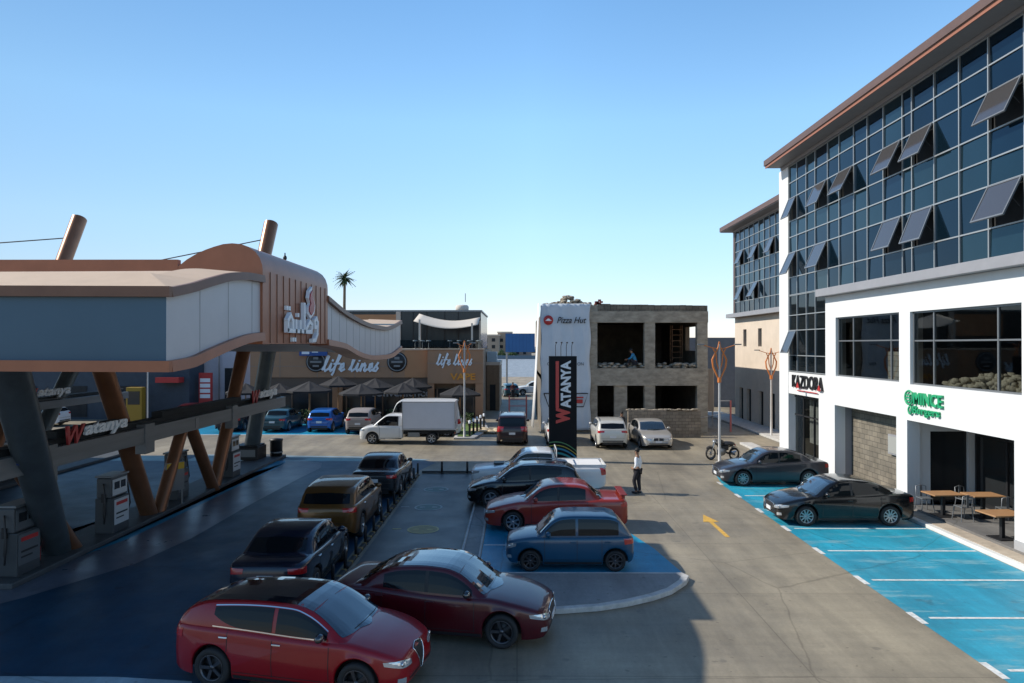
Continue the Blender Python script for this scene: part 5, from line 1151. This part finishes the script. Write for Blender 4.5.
for k in range(900): 
    x = rr.uniform(-9,4); p = Vector((x, rr.uniform(0,4), rr.random()*(2.6+1.2*math.sin(x*1.3)))); d1 = Vector((rr.uniform(-1,1),rr.uniform(-1,1),rr.uniform(-1,1)))*.5; d2 = Vector((rr.uniform(-1,1),rr.uniform(-1,1),rr.uniform(-1,1)))*.35; b.add([p-d1,p+d2,p+d1,p-d2],[(0,1,2,3)])
tag(b.obj('distant_hedge', m_leaf, loc=(-3,300,0)), 'far green hedge beyond the highway under the billboard', 'hedge', kind='stuff')
# palm
t = thing('palm_tree', 'tall slender palm rising behind the store roof', 'palm tree', ((344-517)*110/700,110,0)); MB().tube([(.3,0,0),(.1,0,6),(0,0,12),(.05,0,16.4)], [.34,.26,.22,.2], 10).obj('trunk', mat('palm trunk', (.16,.12,.08), .9, var=.3, vscale=6), t)
b = MB(); rr = random.Random(6)
for k in range(70):
    a = k*2.4; el = R(rr.uniform(-55,75)); L_ = rr.uniform(1.3,2.0); p = Vector((.05,0,16.4)); dirh = Vector((math.cos(a),math.sin(a),0)); prev = None
    for s in range(7):
        u = s/6; q = p+dirh*L_*u*math.cos(el*(1-.3*u))+Vector((0,0,L_*u*math.sin(el)-.45*u*u)); sd_ = dirh.cross(Vector((0,0,1)))*.16*math.sin(math.pi*min(1,u+.12))
        if prev is not None: b.add([prev[0]-prev[1], prev[0], q, q-sd_-Vector((0,0,.08))], [(0,1,2,3)]); b.add([prev[0], prev[0]+prev[1], q+sd_-Vector((0,0,.08)), q], [(0,1,2,3)])
        prev = (q, sd_)
b.obj('crown', mat('palm green', (.05,.085,.03), .8, var=.3, vscale=4), t)
# buildings behind the forecourt on the left
t = thing('service_building', 'plain slate blue service building behind the left of the forecourt', 'building', (-42,54.5,0)); MB().box(-30,16.4,0,2.6,0,6.6).obj('wall', mat('slate render', (.045,.062,.085), .8, var=.12), t); b = MB()
for k in range(10): b.box(-26+4*k,-23.6+4*k,-.05,-.002,.2,2.6)
[q.obj('shutter', m_dark, t) for q in b.split()]; MB().box(14.2,16.0,-.9,-.01,2.9,3.3).obj('red_awning', m_red, t); MB().box(-30.1,16.45,-.1,2.65,6.61,6.8).obj('coping', m_frame, t)
t = thing('white_building', 'white walled building behind the last bronze column with a dark doorway', 'building', (-27.0,57.6,0)); MB().box(0,5.8,0,10,0,6.3).obj('wall', mat('pale lilac wall', (.52,.50,.55), .8, var=.05), t); MB().box(2.9,3.6,-.04,-.002,.8,3.9).obj('door', m_dark, t); MB().tube([(2.55,-.3,0),(2.55,-.3,6.4)],.06,8).obj('drainpipe', m_frame, t)
t = thing('menu_totem', 'red menu totem with white panels in front of the white walled building', 'sign', (-24.7,55.4,0)); MB().box(-.5,.5,-.12,.12,.0,3.6).obj('body', m_red, t); b = MB()
for r_ in range(4): b.box(-.4,.4,-.14,-.121,1.6+.42*r_,1.9+.42*r_)
[q.obj('panel', m_letter, t) for q in b.split()]
t = thing('yellow_kiosk', 'yellow kiosk panel seen between the canopy columns at the left', 'kiosk', (-29.0,53,0)); MB().box(-.55,.65,-.3,.3,.0,2.6).obj('body', mat('dull yellow', (.30,.19,.02), .6), t, .03); MB().box(-.4,.5,-.33,-.301,1.3,2.3).obj('screen', m_storedark, t)
for k in range(4): 
    t = thing('bollard', 'short steel bollard in front of the slate service building', 'bollard', (-24.6-.85*k+(-2.0 if k == 3 else 0),51,0), 0, 'steel bollards behind the forecourt'); MB().lathe([(.001,0),(.08,0),(.08,.85)], n=10).obj('post', m_frame, t); MB().lathe([(.082,.85),(.082,.98),(.001,1.0)], n=10).obj('cap', m_pole, t)
t = thing('light_mast', 'thin white mast between the first two canopy columns', 'mast', (-26.2,49.5,0)); MB().tube([(0,0,0),(0,0,6.5)],.05,8).obj('pole', m_pole, t); MB().lathe([(.001,0),(.16,0),(.16,.04),(.05,.06)], n=10).obj('foot', m_frame, t)
# ---------------------------------------------------------------- cars
p_red = paint('bright red', (.26,.003,.008)); p_burg = paint('burgundy', (.065,.003,.007)); p_lanc = paint('brick red', (.28,.028,.016), .3)
p_blue = paint('old blue', (.005,.060,.125), .33); p_black = paint('black', (.006,.007,.008), .2); p_gunm = paint('gunmetal', (.055,.055,.066), .3, .5)
p_char = paint('charcoal', (.03,.034,.04), .26, .4); p_gold = paint('bronze gold', (.15,.070,.018), .3, .5); p_navy = paint('dark navy', (.012,.017,.032), .24, .3)
p_white = paint('white', (.72,.72,.71), .3); p_silver = paint('champagne silver', (.50,.47,.43), .3, .4); p_kia = paint('vivid blue', (.01,.12,.44), .28, .2)
p_beige = paint('dusty beige', (.30,.26,.24), .6, .1, .2); p_teal = paint('dark teal', (.02,.075,.10), .35, .2); p_maroon = paint('black maroon', (.035,.016,.016), .3, .3); p_pearl = paint('pearl', (.58,.56,.51), .35, .2)
m_glassroof = mat('glass roof', (.012,.014,.018), .06, 0, .9, coat=1)
car('parked_car', 'bright red hatchback with black glass roof, nearest car at the bottom of the yard', 'car', (-3.72,12.42,0), -12, 'hatch', p_red, roof=lambda L,H: [(.012*L,1.03),(.035*L,1.18),(.075*L,H-.16),(.17*L,H-.06),(.42*L,H-.005),(.53*L,H-.015),(.60*L,H-.09),(.785*L,.92)], spokes=5, darkrim=True, roofm=m_glassroof, chromewin=True, grille='shield', L=4.25, fo=.80, W=1.80, wb=2.634, doors=4)
car('parked_car', 'burgundy sedan with panoramic glass roof parked right behind the bright red hatchback', 'car', (-1.50,14.45,0), -10, 'sedan', p_burg, spokes=5, darkrim=True, roofm=m_glassroof, chromewin=False, grille='bar', L=4.50, W=1.79)
car('parked_car', 'small boxy old blue hatchback beside the rounded kerb island', 'car', (1.37,18.62,0), 180, 'box', p_blue, spokes=8, darkrim=True, grille='small', plate=True, W=1.44)
car('parked_car', 'brick red sedan with boot spoiler, parked behind the small blue hatchback', 'car', (1.22,22.55,0), 180, 'oldsedan', p_lanc, spokes=7, spoiler=True, grille='small')
car('parked_car', 'black hatchback between the brick red sedan and the white pickup', 'car', (.30,25.75,0), 180, 'hatch', p_black, spokes=5, rails=True, L=4.2, H=1.52)
car('pickup_truck', 'white single cab pickup with a flat white bed cover, parked beyond the black hatchback', 'pickup truck', (.82,28.0,0), 180, 'pickup', p_white, spokes=6, grille='bar')
pk = [o for o in bpy.data.objects if o.name.startswith('pickup_truck')][0]
MB().box(-2.5,-.66,-.74,.74,1.10,1.13).obj('bed_cover', mat('white tarpaulin', (.74,.73,.72), .7, var=.04), pk, .02)
MB().box(-2.62,-.66,-.80,-.77,1.04,1.16).box(-2.62,-.66,.77,.80,1.04,1.16).box(-2.64,-2.60,-.8,.8,1.04,1.16).obj('bed_rail', p_white, pk, .01)
MB().tube([(-.72,-.7,1.1),(-.72,-.7,1.72),(-.72,.7,1.72),(-.72,.7,1.1)], .025, 6).obj('rack', m_pole, pk)
MB().box(1.35,1.75,-.3,.3,1.085,1.13).obj('bonnet_scoop', m_black, pk, .02)
car('parked_car', 'charcoal sedan at the head of the queue beside the bollards', 'car', (-5.40,28.55,0), 90, 'sedan', p_char, 'cars queued along the bollards', spokes=5, chromewin=False, L=4.6)
car('parked_car', 'bronze gold crossover in the middle of the queue beside the bollards', 'car', (-5.58,22.55,0), 90, 'suv', p_gold, 'cars queued along the bollards', spokes=5, rails=False, chromewin=True, clad=True, roofm=None, L=4.45, H=1.62)
car('parked_car', 'dark navy sedan last in the queue, behind the bright red hatchback', 'car', (-5.50,17.5,0), 90, 'sedan', p_navy, 'cars queued along the bollards', spokes=5, chromewin=True, L=4.5)
car('parked_car', 'gunmetal sedan parked nose out beside the lamp post on the blue bays', 'car', (10.62,29.65,0), 181, 'sedan', p_gunm, 'cars on the right hand blue bays', spokes=10, chromewin=False, L=4.5, H=1.46)
car('parked_car', 'glossy black sedan parked nose out in front of the passage on the blue bays', 'car', (10.58,23.35,0), 181, 'sedan', p_black, 'cars on the right hand blue bays', spokes=10, chromewin=False, L=4.45, H=1.45)
car('parked_car', 'black car whose nose just enters the picture at the lower right corner', 'car', (11.95,12.9,0), 180, 'hatch', p_black, 'cars on the right hand blue bays', spokes=10, L=4.4)
car('parked_car', 'champagne silver sedan facing the yard in front of the stone wall', 'car', (7.75,41.2,0), -88, 'sedan', p_silver, 'cars in front of the unfinished building', spokes=10, grille='kidney', L=4.9, W=1.86, H=1.47, hscale=.8)
car('parked_car', 'pearl white crossover parked nose in beside the tall banner', 'car', (5.32,41.0,0), 90, 'suv', p_pearl, 'cars in front of the unfinished building', spokes=5, rails=True, H=1.62, L=4.35, W=1.78)
car('parked_car', 'white hatchback mostly hidden behind the black pylon sign', 'car', (2.55,42.3,0), 90, 'hatch', p_white, 'cars in front of the unfinished building', spokes=5, W=1.7, L=4.1)
car('parked_car', 'dark maroon black minivan parked nose in at the mouth of the alley', 'minivan', (-.28,42.7,0), 90, 'van', p_maroon, spokes=5, rails=True, H=1.75)
car('parked_car', 'vivid blue hatchback parked nose in under the parasols', 'car', (-13.1,48.2,0), 90, 'hatch', p_kia, 'cars in front of the store', spokes=5, L=4.0, W=1.74, H=1.5)
car('parked_car', 'dusty beige hatchback parked nose in between the blue hatchback and the box truck', 'car', (-10.3,47.2,0), 90, 'suv', p_beige, 'cars in front of the store', spokes=6, L=4.1, W=1.74, H=1.6)
car('parked_car', 'dark teal sedan parked nose in beside the far steel column', 'car', (-16.2,48.4,0), 90, 'oldsedan', p_teal, 'cars in front of the store', spokes=6)
car('parked_car', 'dark sedan parked nose in leftmost before the store, seen through the columns', 'car', (-19.3,48.6,0), 90, 'sedan', p_navy, 'cars in front of the store', spokes=6)
car('parked_car', 'white hatchback in the sun beyond the forecourt at far left', 'car', (-34.7,50.2,0), 180, 'hatch', p_white, spokes=5)
car('parked_car', 'dark red sedan beyond the forecourt in front of the white walled building', 'car', (-24.2,52.8,0), 75, 'sedan', p_burg, spokes=5)
car('parked_car', 'white estate car seen side on far down the alley', 'car', (2.1,81.5,0), 180, 'suv', p_white, 'cars far down the alley', spokes=5, L=4.6)
car('parked_car', 'blue hatchback far down the alley left of the white estate', 'car', (-.9,80,0), 100, 'hatch', p_teal, 'cars far down the alley', spokes=5)
# box truck: cab + chassis + box
tr = car('box_truck', 'white pickup based box truck standing on the sunlit road before the store', 'box truck', (-8.0,41.75,0), 180, 'cab', p_white, spokes=6, grille='bar')
ML = Matrix.Identity(4)
bx_ = MB().box(-4.35,-1.33,-.92,.92,.92,2.46); bo = bx_.obj('cargo_box', mat('box white', (.66,.66,.70), .5, var=.03), tr, .015)
MB().box(-4.38,-1.30,-.95,.95,2.462,2.50).box(-4.38,-4.33,-.95,-.90,.9,2.46).box(-4.38,-4.33,.90,.95,.9,2.46).box(-1.34,-1.29,-.95,-.90,.9,2.46).box(-1.34,-1.29,.9,.95,.9,2.46).box(-4.38,-1.30,-.94,.94,.84,.915).obj('box_frame', m_pole, bo)
MB().box(-4.372,-4.355,-.05,.05,.95,2.42).box(-4.39,-4.372,-.6,-.5,1.2,1.3).box(-4.39,-4.372,.5,.6,1.2,1.3).obj('door_latch', m_frame, bo)
MB().box(-4.3,1.0,-.42,-.34,.55,.7).box(-4.3,1.0,.34,.42,.55,.7).box(-4.3,-4.2,-.8,.8,.45,.6).box(-3.9,-1.4,-.85,.85,.78,.83).obj('chassis', m_black, tr)
for s_ in (-1,1):
    add_wheel(tr, -3.0, s_*.76, .34, .21, s_, 6, False)
    MB().box(-3.4,-3.36,s_*.60,s_*.88,.35,.7).obj('mudflap', m_black, tr); MB().box(-4.39,-4.35,s_*.62,s_*.85,.62,.72).obj('taillight', m_tail, tr); MB().box(-2.3,-1.6,s_*.55,s_*.8,.4,.7).obj('fuel_tank', m_frame, tr, .03)
car('delivery_van', 'white delivery van parked behind the box truck, only its upper cab showing', 'van', (-5.9,45.2,0), 180, 'van', p_white, spokes=6, H=2.35, L=4.7,
    roof=lambda L,H: [(.01*L,1.04),(.03*L,1.6),(.06*L,H-.12),(.12*L,H-.03),(.35*L,H),(.80*L,H-.03),(.87*L,H-.22),(.965*L,1.05)])

# ---------------------------------------------------------------- motorcycle
mt = thing('motorcycle', 'black motorcycle leaning on its stand beside the lamp post', 'motorcycle', (10.35,35.4,0), R(172))
for x in (-.68,.68):
    w_ = MB().lathe([(.22,-.06),(.29,-.065),(.31,0),(.29,.065),(.22,.06)], axis='y', n=24).obj('wheel', m_rub, mt); w_.location = (x,0,.31)
    q = MB(); q.lathe([(.24,-.03),(.225,0),(.24,.03)], axis='y', n=24)
    for k in range(8): a = k*math.pi/4; q.tube([(0,0,0),(.235*math.cos(a),0,.235*math.sin(a))], .008, 4)
    q.lathe([(.001,-.05),(.06,-.05),(.06,.05),(.001,.05)], axis='y', n=12); q.obj('rim', m_rim, w_)
b = MB(); b.tube([(.68,.07,.31),(.52,.07,.72),(.42,.07,.95)], .025, 6); b.tube([(.68,-.07,.31),(.52,-.07,.72),(.42,-.07,.95)], .025, 6); b.obj('fork', m_chrome, mt)
MB().tube([(.40,0,.85),(.15,0,.45),(-.2,0,.38),(-.3,0,.62),(.38,0,.78)], .028, 6).tube([(-.3,0,.62),(-.62,0,.72)], .025, 6).tube([(-.25,.08,.35),(-.68,.08,.31)], .025, 6).tube([(-.25,-.08,.35),(-.68,-.08,.31)], .025, 6).obj('frame', m_black, mt)
MB().blob((.18,0,.83),(.30,.17,.16),2,10,.02).obj('tank', m_black, mt)
MB().blob((-.30,0,.80),(.42,.15,.10),3,10,.03).obj('seat', m_black, mt)
MB().blob((.05,0,.46),(.28,.18,.22),4,8,.08).cbox((.12,0,.62),(.16,.14,.16)).obj('engine', m_frame, mt)
MB().tube([(.15,-.1,.4),(.0,-.16,.28),(-.4,-.17,.28),(-.85,-.17,.36)], [.02,.025,.04,.05], 8).obj('exhaust', m_chrome, mt)
MB().tube([(.35,.34,1.05),(.42,.2,1.06),(.43,0,.98),(.42,-.2,1.06),(.35,-.34,1.05)], .014, 6).obj('handlebar', m_chrome, mt)
MB().blob((.52,0,.88),(.07,.09,.09),5,8,0).obj('headlight', m_lamp, mt)
b = MB(); 
for x0, a0, a1 in ((.68,40,140),(-.68,60,170)): b.grid([[(x0+.35*math.cos(R(a0+(a1-a0)*i/8)), y, .31+.35*math.sin(R(a0+(a1-a0)*i/8))) for i in range(9)] for y in (-.06,.06)])
b.obj('mudguard', m_black, mt); MB().cbox((-.12,0,.62),(.42,.22,.22)).obj('side_cover', m_black, mt, .03); MB().blob((.12,0,.30),(.22,.12,.10),6,8,.1).obj('sump', m_frame, mt)
for s_ in (-1,1): MB().tube([(.38,s_*.22,1.05),(.36,s_*.28,1.2)], .008, 4).blob((.36,s_*.29,1.22),(.02,.06,.04),1,6,0).obj('mirror', m_black, mt)
MB().blob((-.72,0,.74),(.05,.07,.04),1,6,0).obj('taillight', m_tail, mt)
mt.rotation_euler = (R(-7),0,R(172)); mt.scale = (.84,1.5,1.08)

# ---------------------------------------------------------------- bollards and wheel stops
first = None
for k in range(14):
    y = 15.6+1.2*k; x = -4.42
    if first is None:
        t = thing('bollard', 'short black post in the row beside the queued cars', 'bollard', (x,y,0), 0, 'short black posts along the shaded bay')
        MB().lathe([(.001,0),(.042,0),(.042,.50),(.03,.53),(.001,.54)], n=12).obj('post', m_black, t); MB().lathe([(.001,0),(.1,0),(.1,.015),(.056,.02)], n=12).obj('base', m_black, t); first = t
    else:
        c = copy_tree(first); c.location = (x,y,0)
def m_stripe():
    m = bpy.data.materials.new('yellow black rubber'); m.use_nodes = True; n = m.node_tree; b = n.nodes['Principled BSDF']; b.inputs['Roughness'].default_value = .7
    tc = n.nodes.new('ShaderNodeTexCoord'); sp = n.nodes.new('ShaderNodeSeparateXYZ'); mu = n.nodes.new('ShaderNodeMath'); mu.operation = 'MULTIPLY'; mu.inputs[1].default_value = 1.9
    fr = n.nodes.new('ShaderNodeMath'); fr.operation = 'FRACT'; gt = n.nodes.new('ShaderNodeMath'); gt.operation = 'GREATER_THAN'; gt.inputs[1].default_value = .72
    mx = n.nodes.new('ShaderNodeMix'); mx.data_type = 'RGBA'; mx.inputs[6].default_value = (.02,.02,.02,1); mx.inputs[7].default_value = (.20,.13,.03,1)
    n.links.new(tc.outputs['Object'], sp.inputs[0]); n.links.new(sp.outputs[1], mu.inputs[0]); n.links.new(mu.outputs[0], fr.inputs[0]); n.links.new(fr.outputs[0], gt.inputs[0]); n.links.new(gt.outputs[0], mx.inputs[0]); n.links.new(mx.outputs[2], b.inputs['Base Color']); return m
ms = m_stripe(); f2 = None
for k in range(13):
    y = 16.2+1.2*k
    if f2 is None: f2 = tag(MB().prism([(-.07,-.5),(.07,-.5),(.07,.5),(-.07,.5)], 0, .09).obj('wheel_stop', ms, bevel=.03, loc=(-4.42,y,.002)), 'low yellow and black rubber kerb between the short black posts', 'wheel stop', 'striped rubber kerbs between the posts')
    else: c = f2.copy(); col.objects.link(c); c.location = (-4.42,y,.002)
t = thing('low_rail', 'low black rail closing the far end of the shaded bay', 'rail', (-4.3,31.7,0)); MB().box(0,2.75,-.04,.04,.02,.10).obj('foot_rail', m_black, t)
for x in (.9,2.05): MB().lathe([(.001,0),(.05,0),(.05,.52),(.001,.53)], (x,0,0), n=10).obj('post', m_black, t)

# ---------------------------------------------------------------- terrace tables and chairs
def table(label, x, y, w_, d, rz):
    t = thing('cafe_table', label, 'table', (x,y,.20), R(rz), 'wood topped tables on the burger terrace')
    MB().box(-w_/2,w_/2,-d/2,d/2,.71,.75).obj('tabletop', m_wood, t, .008)
    MB().box(-.05,.05,-.05,.05,.03,.705).obj('leg', m_black, t); MB().box(-.28,.28,-.28,.28,0,.025).obj('base', m_black, t)
table('wood topped cafe table nearest the passage pier', 13.98, 23.1, 1.05, .72, 4); table('wood topped cafe table against the dark glazing', 15.15, 22.9, 1.05, .72, 2); table('wood topped cafe table nearest the end pier', 14.05, 20.4, 1.05, .8, 5)
chs = []
def chair(label, x, y, rz):
    if not chs:
        t = thing('metal_chair', label, 'chair', (x,y,.20), R(rz), 'dark metal chairs on the burger terrace'); MB().box(-.19,.19,-.19,.19,.43,.46).obj('seat', m_frame, t, .01)
        for a, b_ in ((-1,-1),(1,-1),(1,1),(-1,1)): MB().tube([(a*.17,b_*.17,.43),(a*.21,b_*.21,0)], .015, 6).obj('leg', m_frame, t)
        q = MB(); q.tube([(-.17,.18,.45),(-.17,.22,.8),(0,.23,.85),(.17,.22,.8),(.17,.18,.45)], .014, 6); q.box(-.04,.04,.20,.215,.46,.84); q.obj('backrest', m_frame, t); chs.append(t)
    else:
        t = copy_tree(chs[0]); t.location = (x,y,.20); t.rotation_euler = (0,0,R(rz)); t['label'] = label
chair('dark metal chair left of the table nearest the passage pier', 13.75, 23.75, 0); chair('dark metal chair in front of the table nearest the passage pier', 14.25, 22.5, 185)
chair('dark metal chair behind the table against the dark glazing', 15.0, 23.6, 10); chair('dark metal chair before the table against the dark glazing', 15.4, 22.25, 170); chair('dark metal chair beside the table nearest the end pier', 14.55, 19.85, 200)

# ---------------------------------------------------------------- people
def skin_mesh(name, m, verts, edges, radii, parent, root=0, lv=2):
    me = bpy.data.meshes.new(name); me.from_pydata(verts, edges, []); o = bpy.data.objects.new(name, me); col.objects.link(o)
    md = o.modifiers.new('s','SKIN'); md.use_smooth_shade = True
    for i, r in enumerate(radii):
        v = me.skin_vertices[0].data[i]; v.radius = r if isinstance(r, tuple) else (r, r); v.use_root = (i == root)
    ss = o.modifiers.new('u','SUBSURF'); ss.levels = lv; ss.render_levels = lv
    bpy.context.view_layer.update(); dg = bpy.context.evaluated_depsgraph_get(); m2 = bpy.data.meshes.new_from_object(o.evaluated_get(dg)); bpy.data.objects.remove(o)
    m2.materials.clear(); m2.materials.append(m); m2.polygons.foreach_set('use_smooth', [True]*len(m2.polygons)); o = bpy.data.objects.new(name, m2); col.objects.link(o); o.parent = parent; return o
def person(label, loc, rz, J, top, legs, hscale=1.0, detail=True):
    """J: joints in metres, +X is the way the person faces"""
    t = thing('person', label, 'person', loc, R(rz)); t.scale = (hscale,)*3
    N = ['pel','spine','chest','neck','head0','head1','lsh','lel','lwr','lhd','rsh','rel','rwr','rhd','lhip','lkn','lan','lto','rhip','rkn','ran','rto']
    rad = dict(pel=(.115,.10),spine=(.12,.09),chest=(.14,.105),neck=.052,head0=.078,head1=.085,lsh=.055,lel=.042,lwr=.03,lhd=.035,rsh=.055,rel=.042,rwr=.03,rhd=.035,lhip=.092,lkn=.066,lan=.045,lto=.035,rhip=.092,rkn=.066,ran=.045,rto=.035)
    E = [('pel','spine'),('spine','chest'),('chest','neck'),('neck','head0'),('head0','head1'),('chest','lsh'),('lsh','lel'),('lel','lwr'),('lwr','lhd'),('chest','rsh'),('rsh','rel'),('rel','rwr'),('rwr','rhd'),('pel','lhip'),('lhip','lkn'),('lkn','lan'),('lan','lto'),('pel','rhip'),('rhip','rkn'),('rkn','ran'),('ran','rto')]
    V = [J[n] for n in N]; ed = [(N.index(a),N.index(b)) for a,b in E]; rs = [rad[n] for n in N]
    # fingers rooted in the palms
    for s in ('l','r'):
        h = Vector(J[s+'hd']); wv = (h-Vector(J[s+'wr'])).normalized(); side_ = wv.cross(Vector((0,1,0))); side_ = side_.normalized() if side_.length > .1 else Vector((1,0,0)); i0 = N.index(s+'hd')
        for k, (o_, L_) in enumerate(((-.03,.065),(-.01,.08),(.01,.075),(.028,.06))):
            a = len(V); V.append(tuple(h+side_*o_+wv*.035)); V.append(tuple(h+side_*o_*1.3+wv*(.035+L_))); rs += [.010,.008]; ed += [(i0,a),(a,a+1)]
        a = len(V); V.append(tuple(h+side_*-.05+wv*.0)); V.append(tuple(h+side_*-.065+wv*.04)); rs += [.011,.009]; ed += [(i0,a),(a,a+1)]
    body = skin_mesh('body', m_skin, V, ed, rs, t)
    def sub(ns, f, extra=None):
        E2 = [(a,b) for a,b in E if a in ns and b in ns]; V2 = [J[n] for n in ns]; R2 = []
        for n in ns:
            r = rad[n]; R2.append(tuple(q*f+.008 for q in (r if isinstance(r,tuple) else (r,r))))
        return V2, [(ns.index(a),ns.index(b)) for a,b in E2], R2
    ns = ['pel','spine','chest','neck','lsh','lel','rsh','rel','lwr','rwr']; v, e, r = sub(ns, 1.14); r[3] = (.085,.075)
    v[3] = tuple(Vector(J['chest']).lerp(Vector(J['neck']),.72)); v[8] = tuple(Vector(J['lel']).lerp(Vector(J['lwr']),.85)); v[9] = tuple(Vector(J['rel']).lerp(Vector(J['rwr']),.85)); skin_mesh('shirt', top, v, e, r, t)
    ns = ['pel','lhip','lkn','lan','rhip','rkn','ran']; v, e, r = sub(ns, 1.12); v[0] = tuple(Vector(J['pel'])+Vector((0,0,-.02))); skin_mesh('trousers', legs, v, e, r, t)
    for s in ('l','r'):
        a, b_ = Vector(J[s+'an']), Vector(J[s+'to']); MB().blob(tuple((a+b_)/2+Vector((.01,0,-.02))), (.14,.052,.05), 1, 8, 0).obj('shoe', m_black, t)
    hd = Vector(J['head1']); hb = MB(); hb.blob(tuple(hd+Vector((-.022,0,.035))), (.098,.088,.095), 2, 10, .03); hb.obj('hair', m_hair, t)
    f = MB(); fx = hd+Vector((.086,0,-.03)); f.blob(tuple(fx+Vector((.006,0,-.01))), (.018,.012,.022), 1, 6, 0); f.obj('nose', m_skin, t)
    for y in (-.032,.032): MB().blob(tuple(fx+Vector((-.006,y,.018))), (.008,.011,.008), 1, 6, 0).obj('eye', m_black, t)
    for y in (-.084,.084): MB().blob(tuple(hd+Vector((.0,y,-.02))), (.02,.01,.03), 1, 6, 0).obj('ear', m_skin, t)
    return t
walk = dict(pel=(0,0,.93),spine=(.0,0,1.12),chest=(.01,0,1.35),neck=(.02,0,1.49),head0=(.035,0,1.58),head1=(.045,0,1.655),
    lsh=(.01,.17,1.40),lel=(-.03,.23,1.13),lwr=(.10,.18,.98),lhd=(.17,.13,1.0), rsh=(.01,-.17,1.40),rel=(-.05,-.23,1.13),rwr=(.08,-.2,.95),rhd=(.15,-.16,.94),
    lhip=(0,.09,.88),lkn=(.13,.09,.49),lan=(.02,.09,.10),lto=(.15,.10,.05), rhip=(0,-.09,.88),rkn=(.0,-.085,.48),ran=(-.06,-.06,.10),rto=(.07,-.07,.05))
person('person in a white shirt and dark trousers walking across the open yard', (4.72,27.4,0), 150, walk, m_shirt, m_trous)
stand = dict(walk); stand.update(lkn=(.02,.09,.49),lan=(0,.1,.1),lto=(.13,.11,.05),rkn=(.02,-.09,.49),ran=(0,-.1,.1),rto=(.13,-.11,.05),lwr=(.02,.24,.88),lhd=(.04,.24,.8),rwr=(.02,-.24,.88),rhd=(.04,-.24,.8))
person('person in dark clothes standing beside the pearl white crossover', (6.35,42.6,0), -70, stand, mat('dark shirt', (.03,.03,.035), .8), m_trous)
person('person in a dark red top far down the alley', (-.45,76,0), -90, stand, mat('dark red shirt', (.10,.015,.02), .8), m_trous)
sit = dict(pel=(0,0,.16),spine=(.05,0,.34),chest=(.13,0,.55),neck=(.2,0,.67),head0=(.24,0,.74),head1=(.26,0,.81),lsh=(.13,.17,.6),lel=(.25,.2,.4),lwr=(.42,.14,.34),lhd=(.49,.11,.33),rsh=(.13,-.17,.6),rel=(.25,-.2,.4),rwr=(.42,-.14,.34),rhd=(.49,-.11,.33),
    lhip=(.02,.09,.15),lkn=(.34,.14,.42),lan=(.36,.12,.08),lto=(.48,.12,.05),rhip=(.02,-.09,.15),rkn=(.34,-.14,.42),ran=(.36,-.12,.08),rto=(.48,-.12,.05))
person('person in a bright blue shirt crouching at the edge of the upper bay', (7.95,47.0,4.42), 165, sit, mat('bright blue shirt', (.03,.22,.42), .8), m_trous, 1.25)
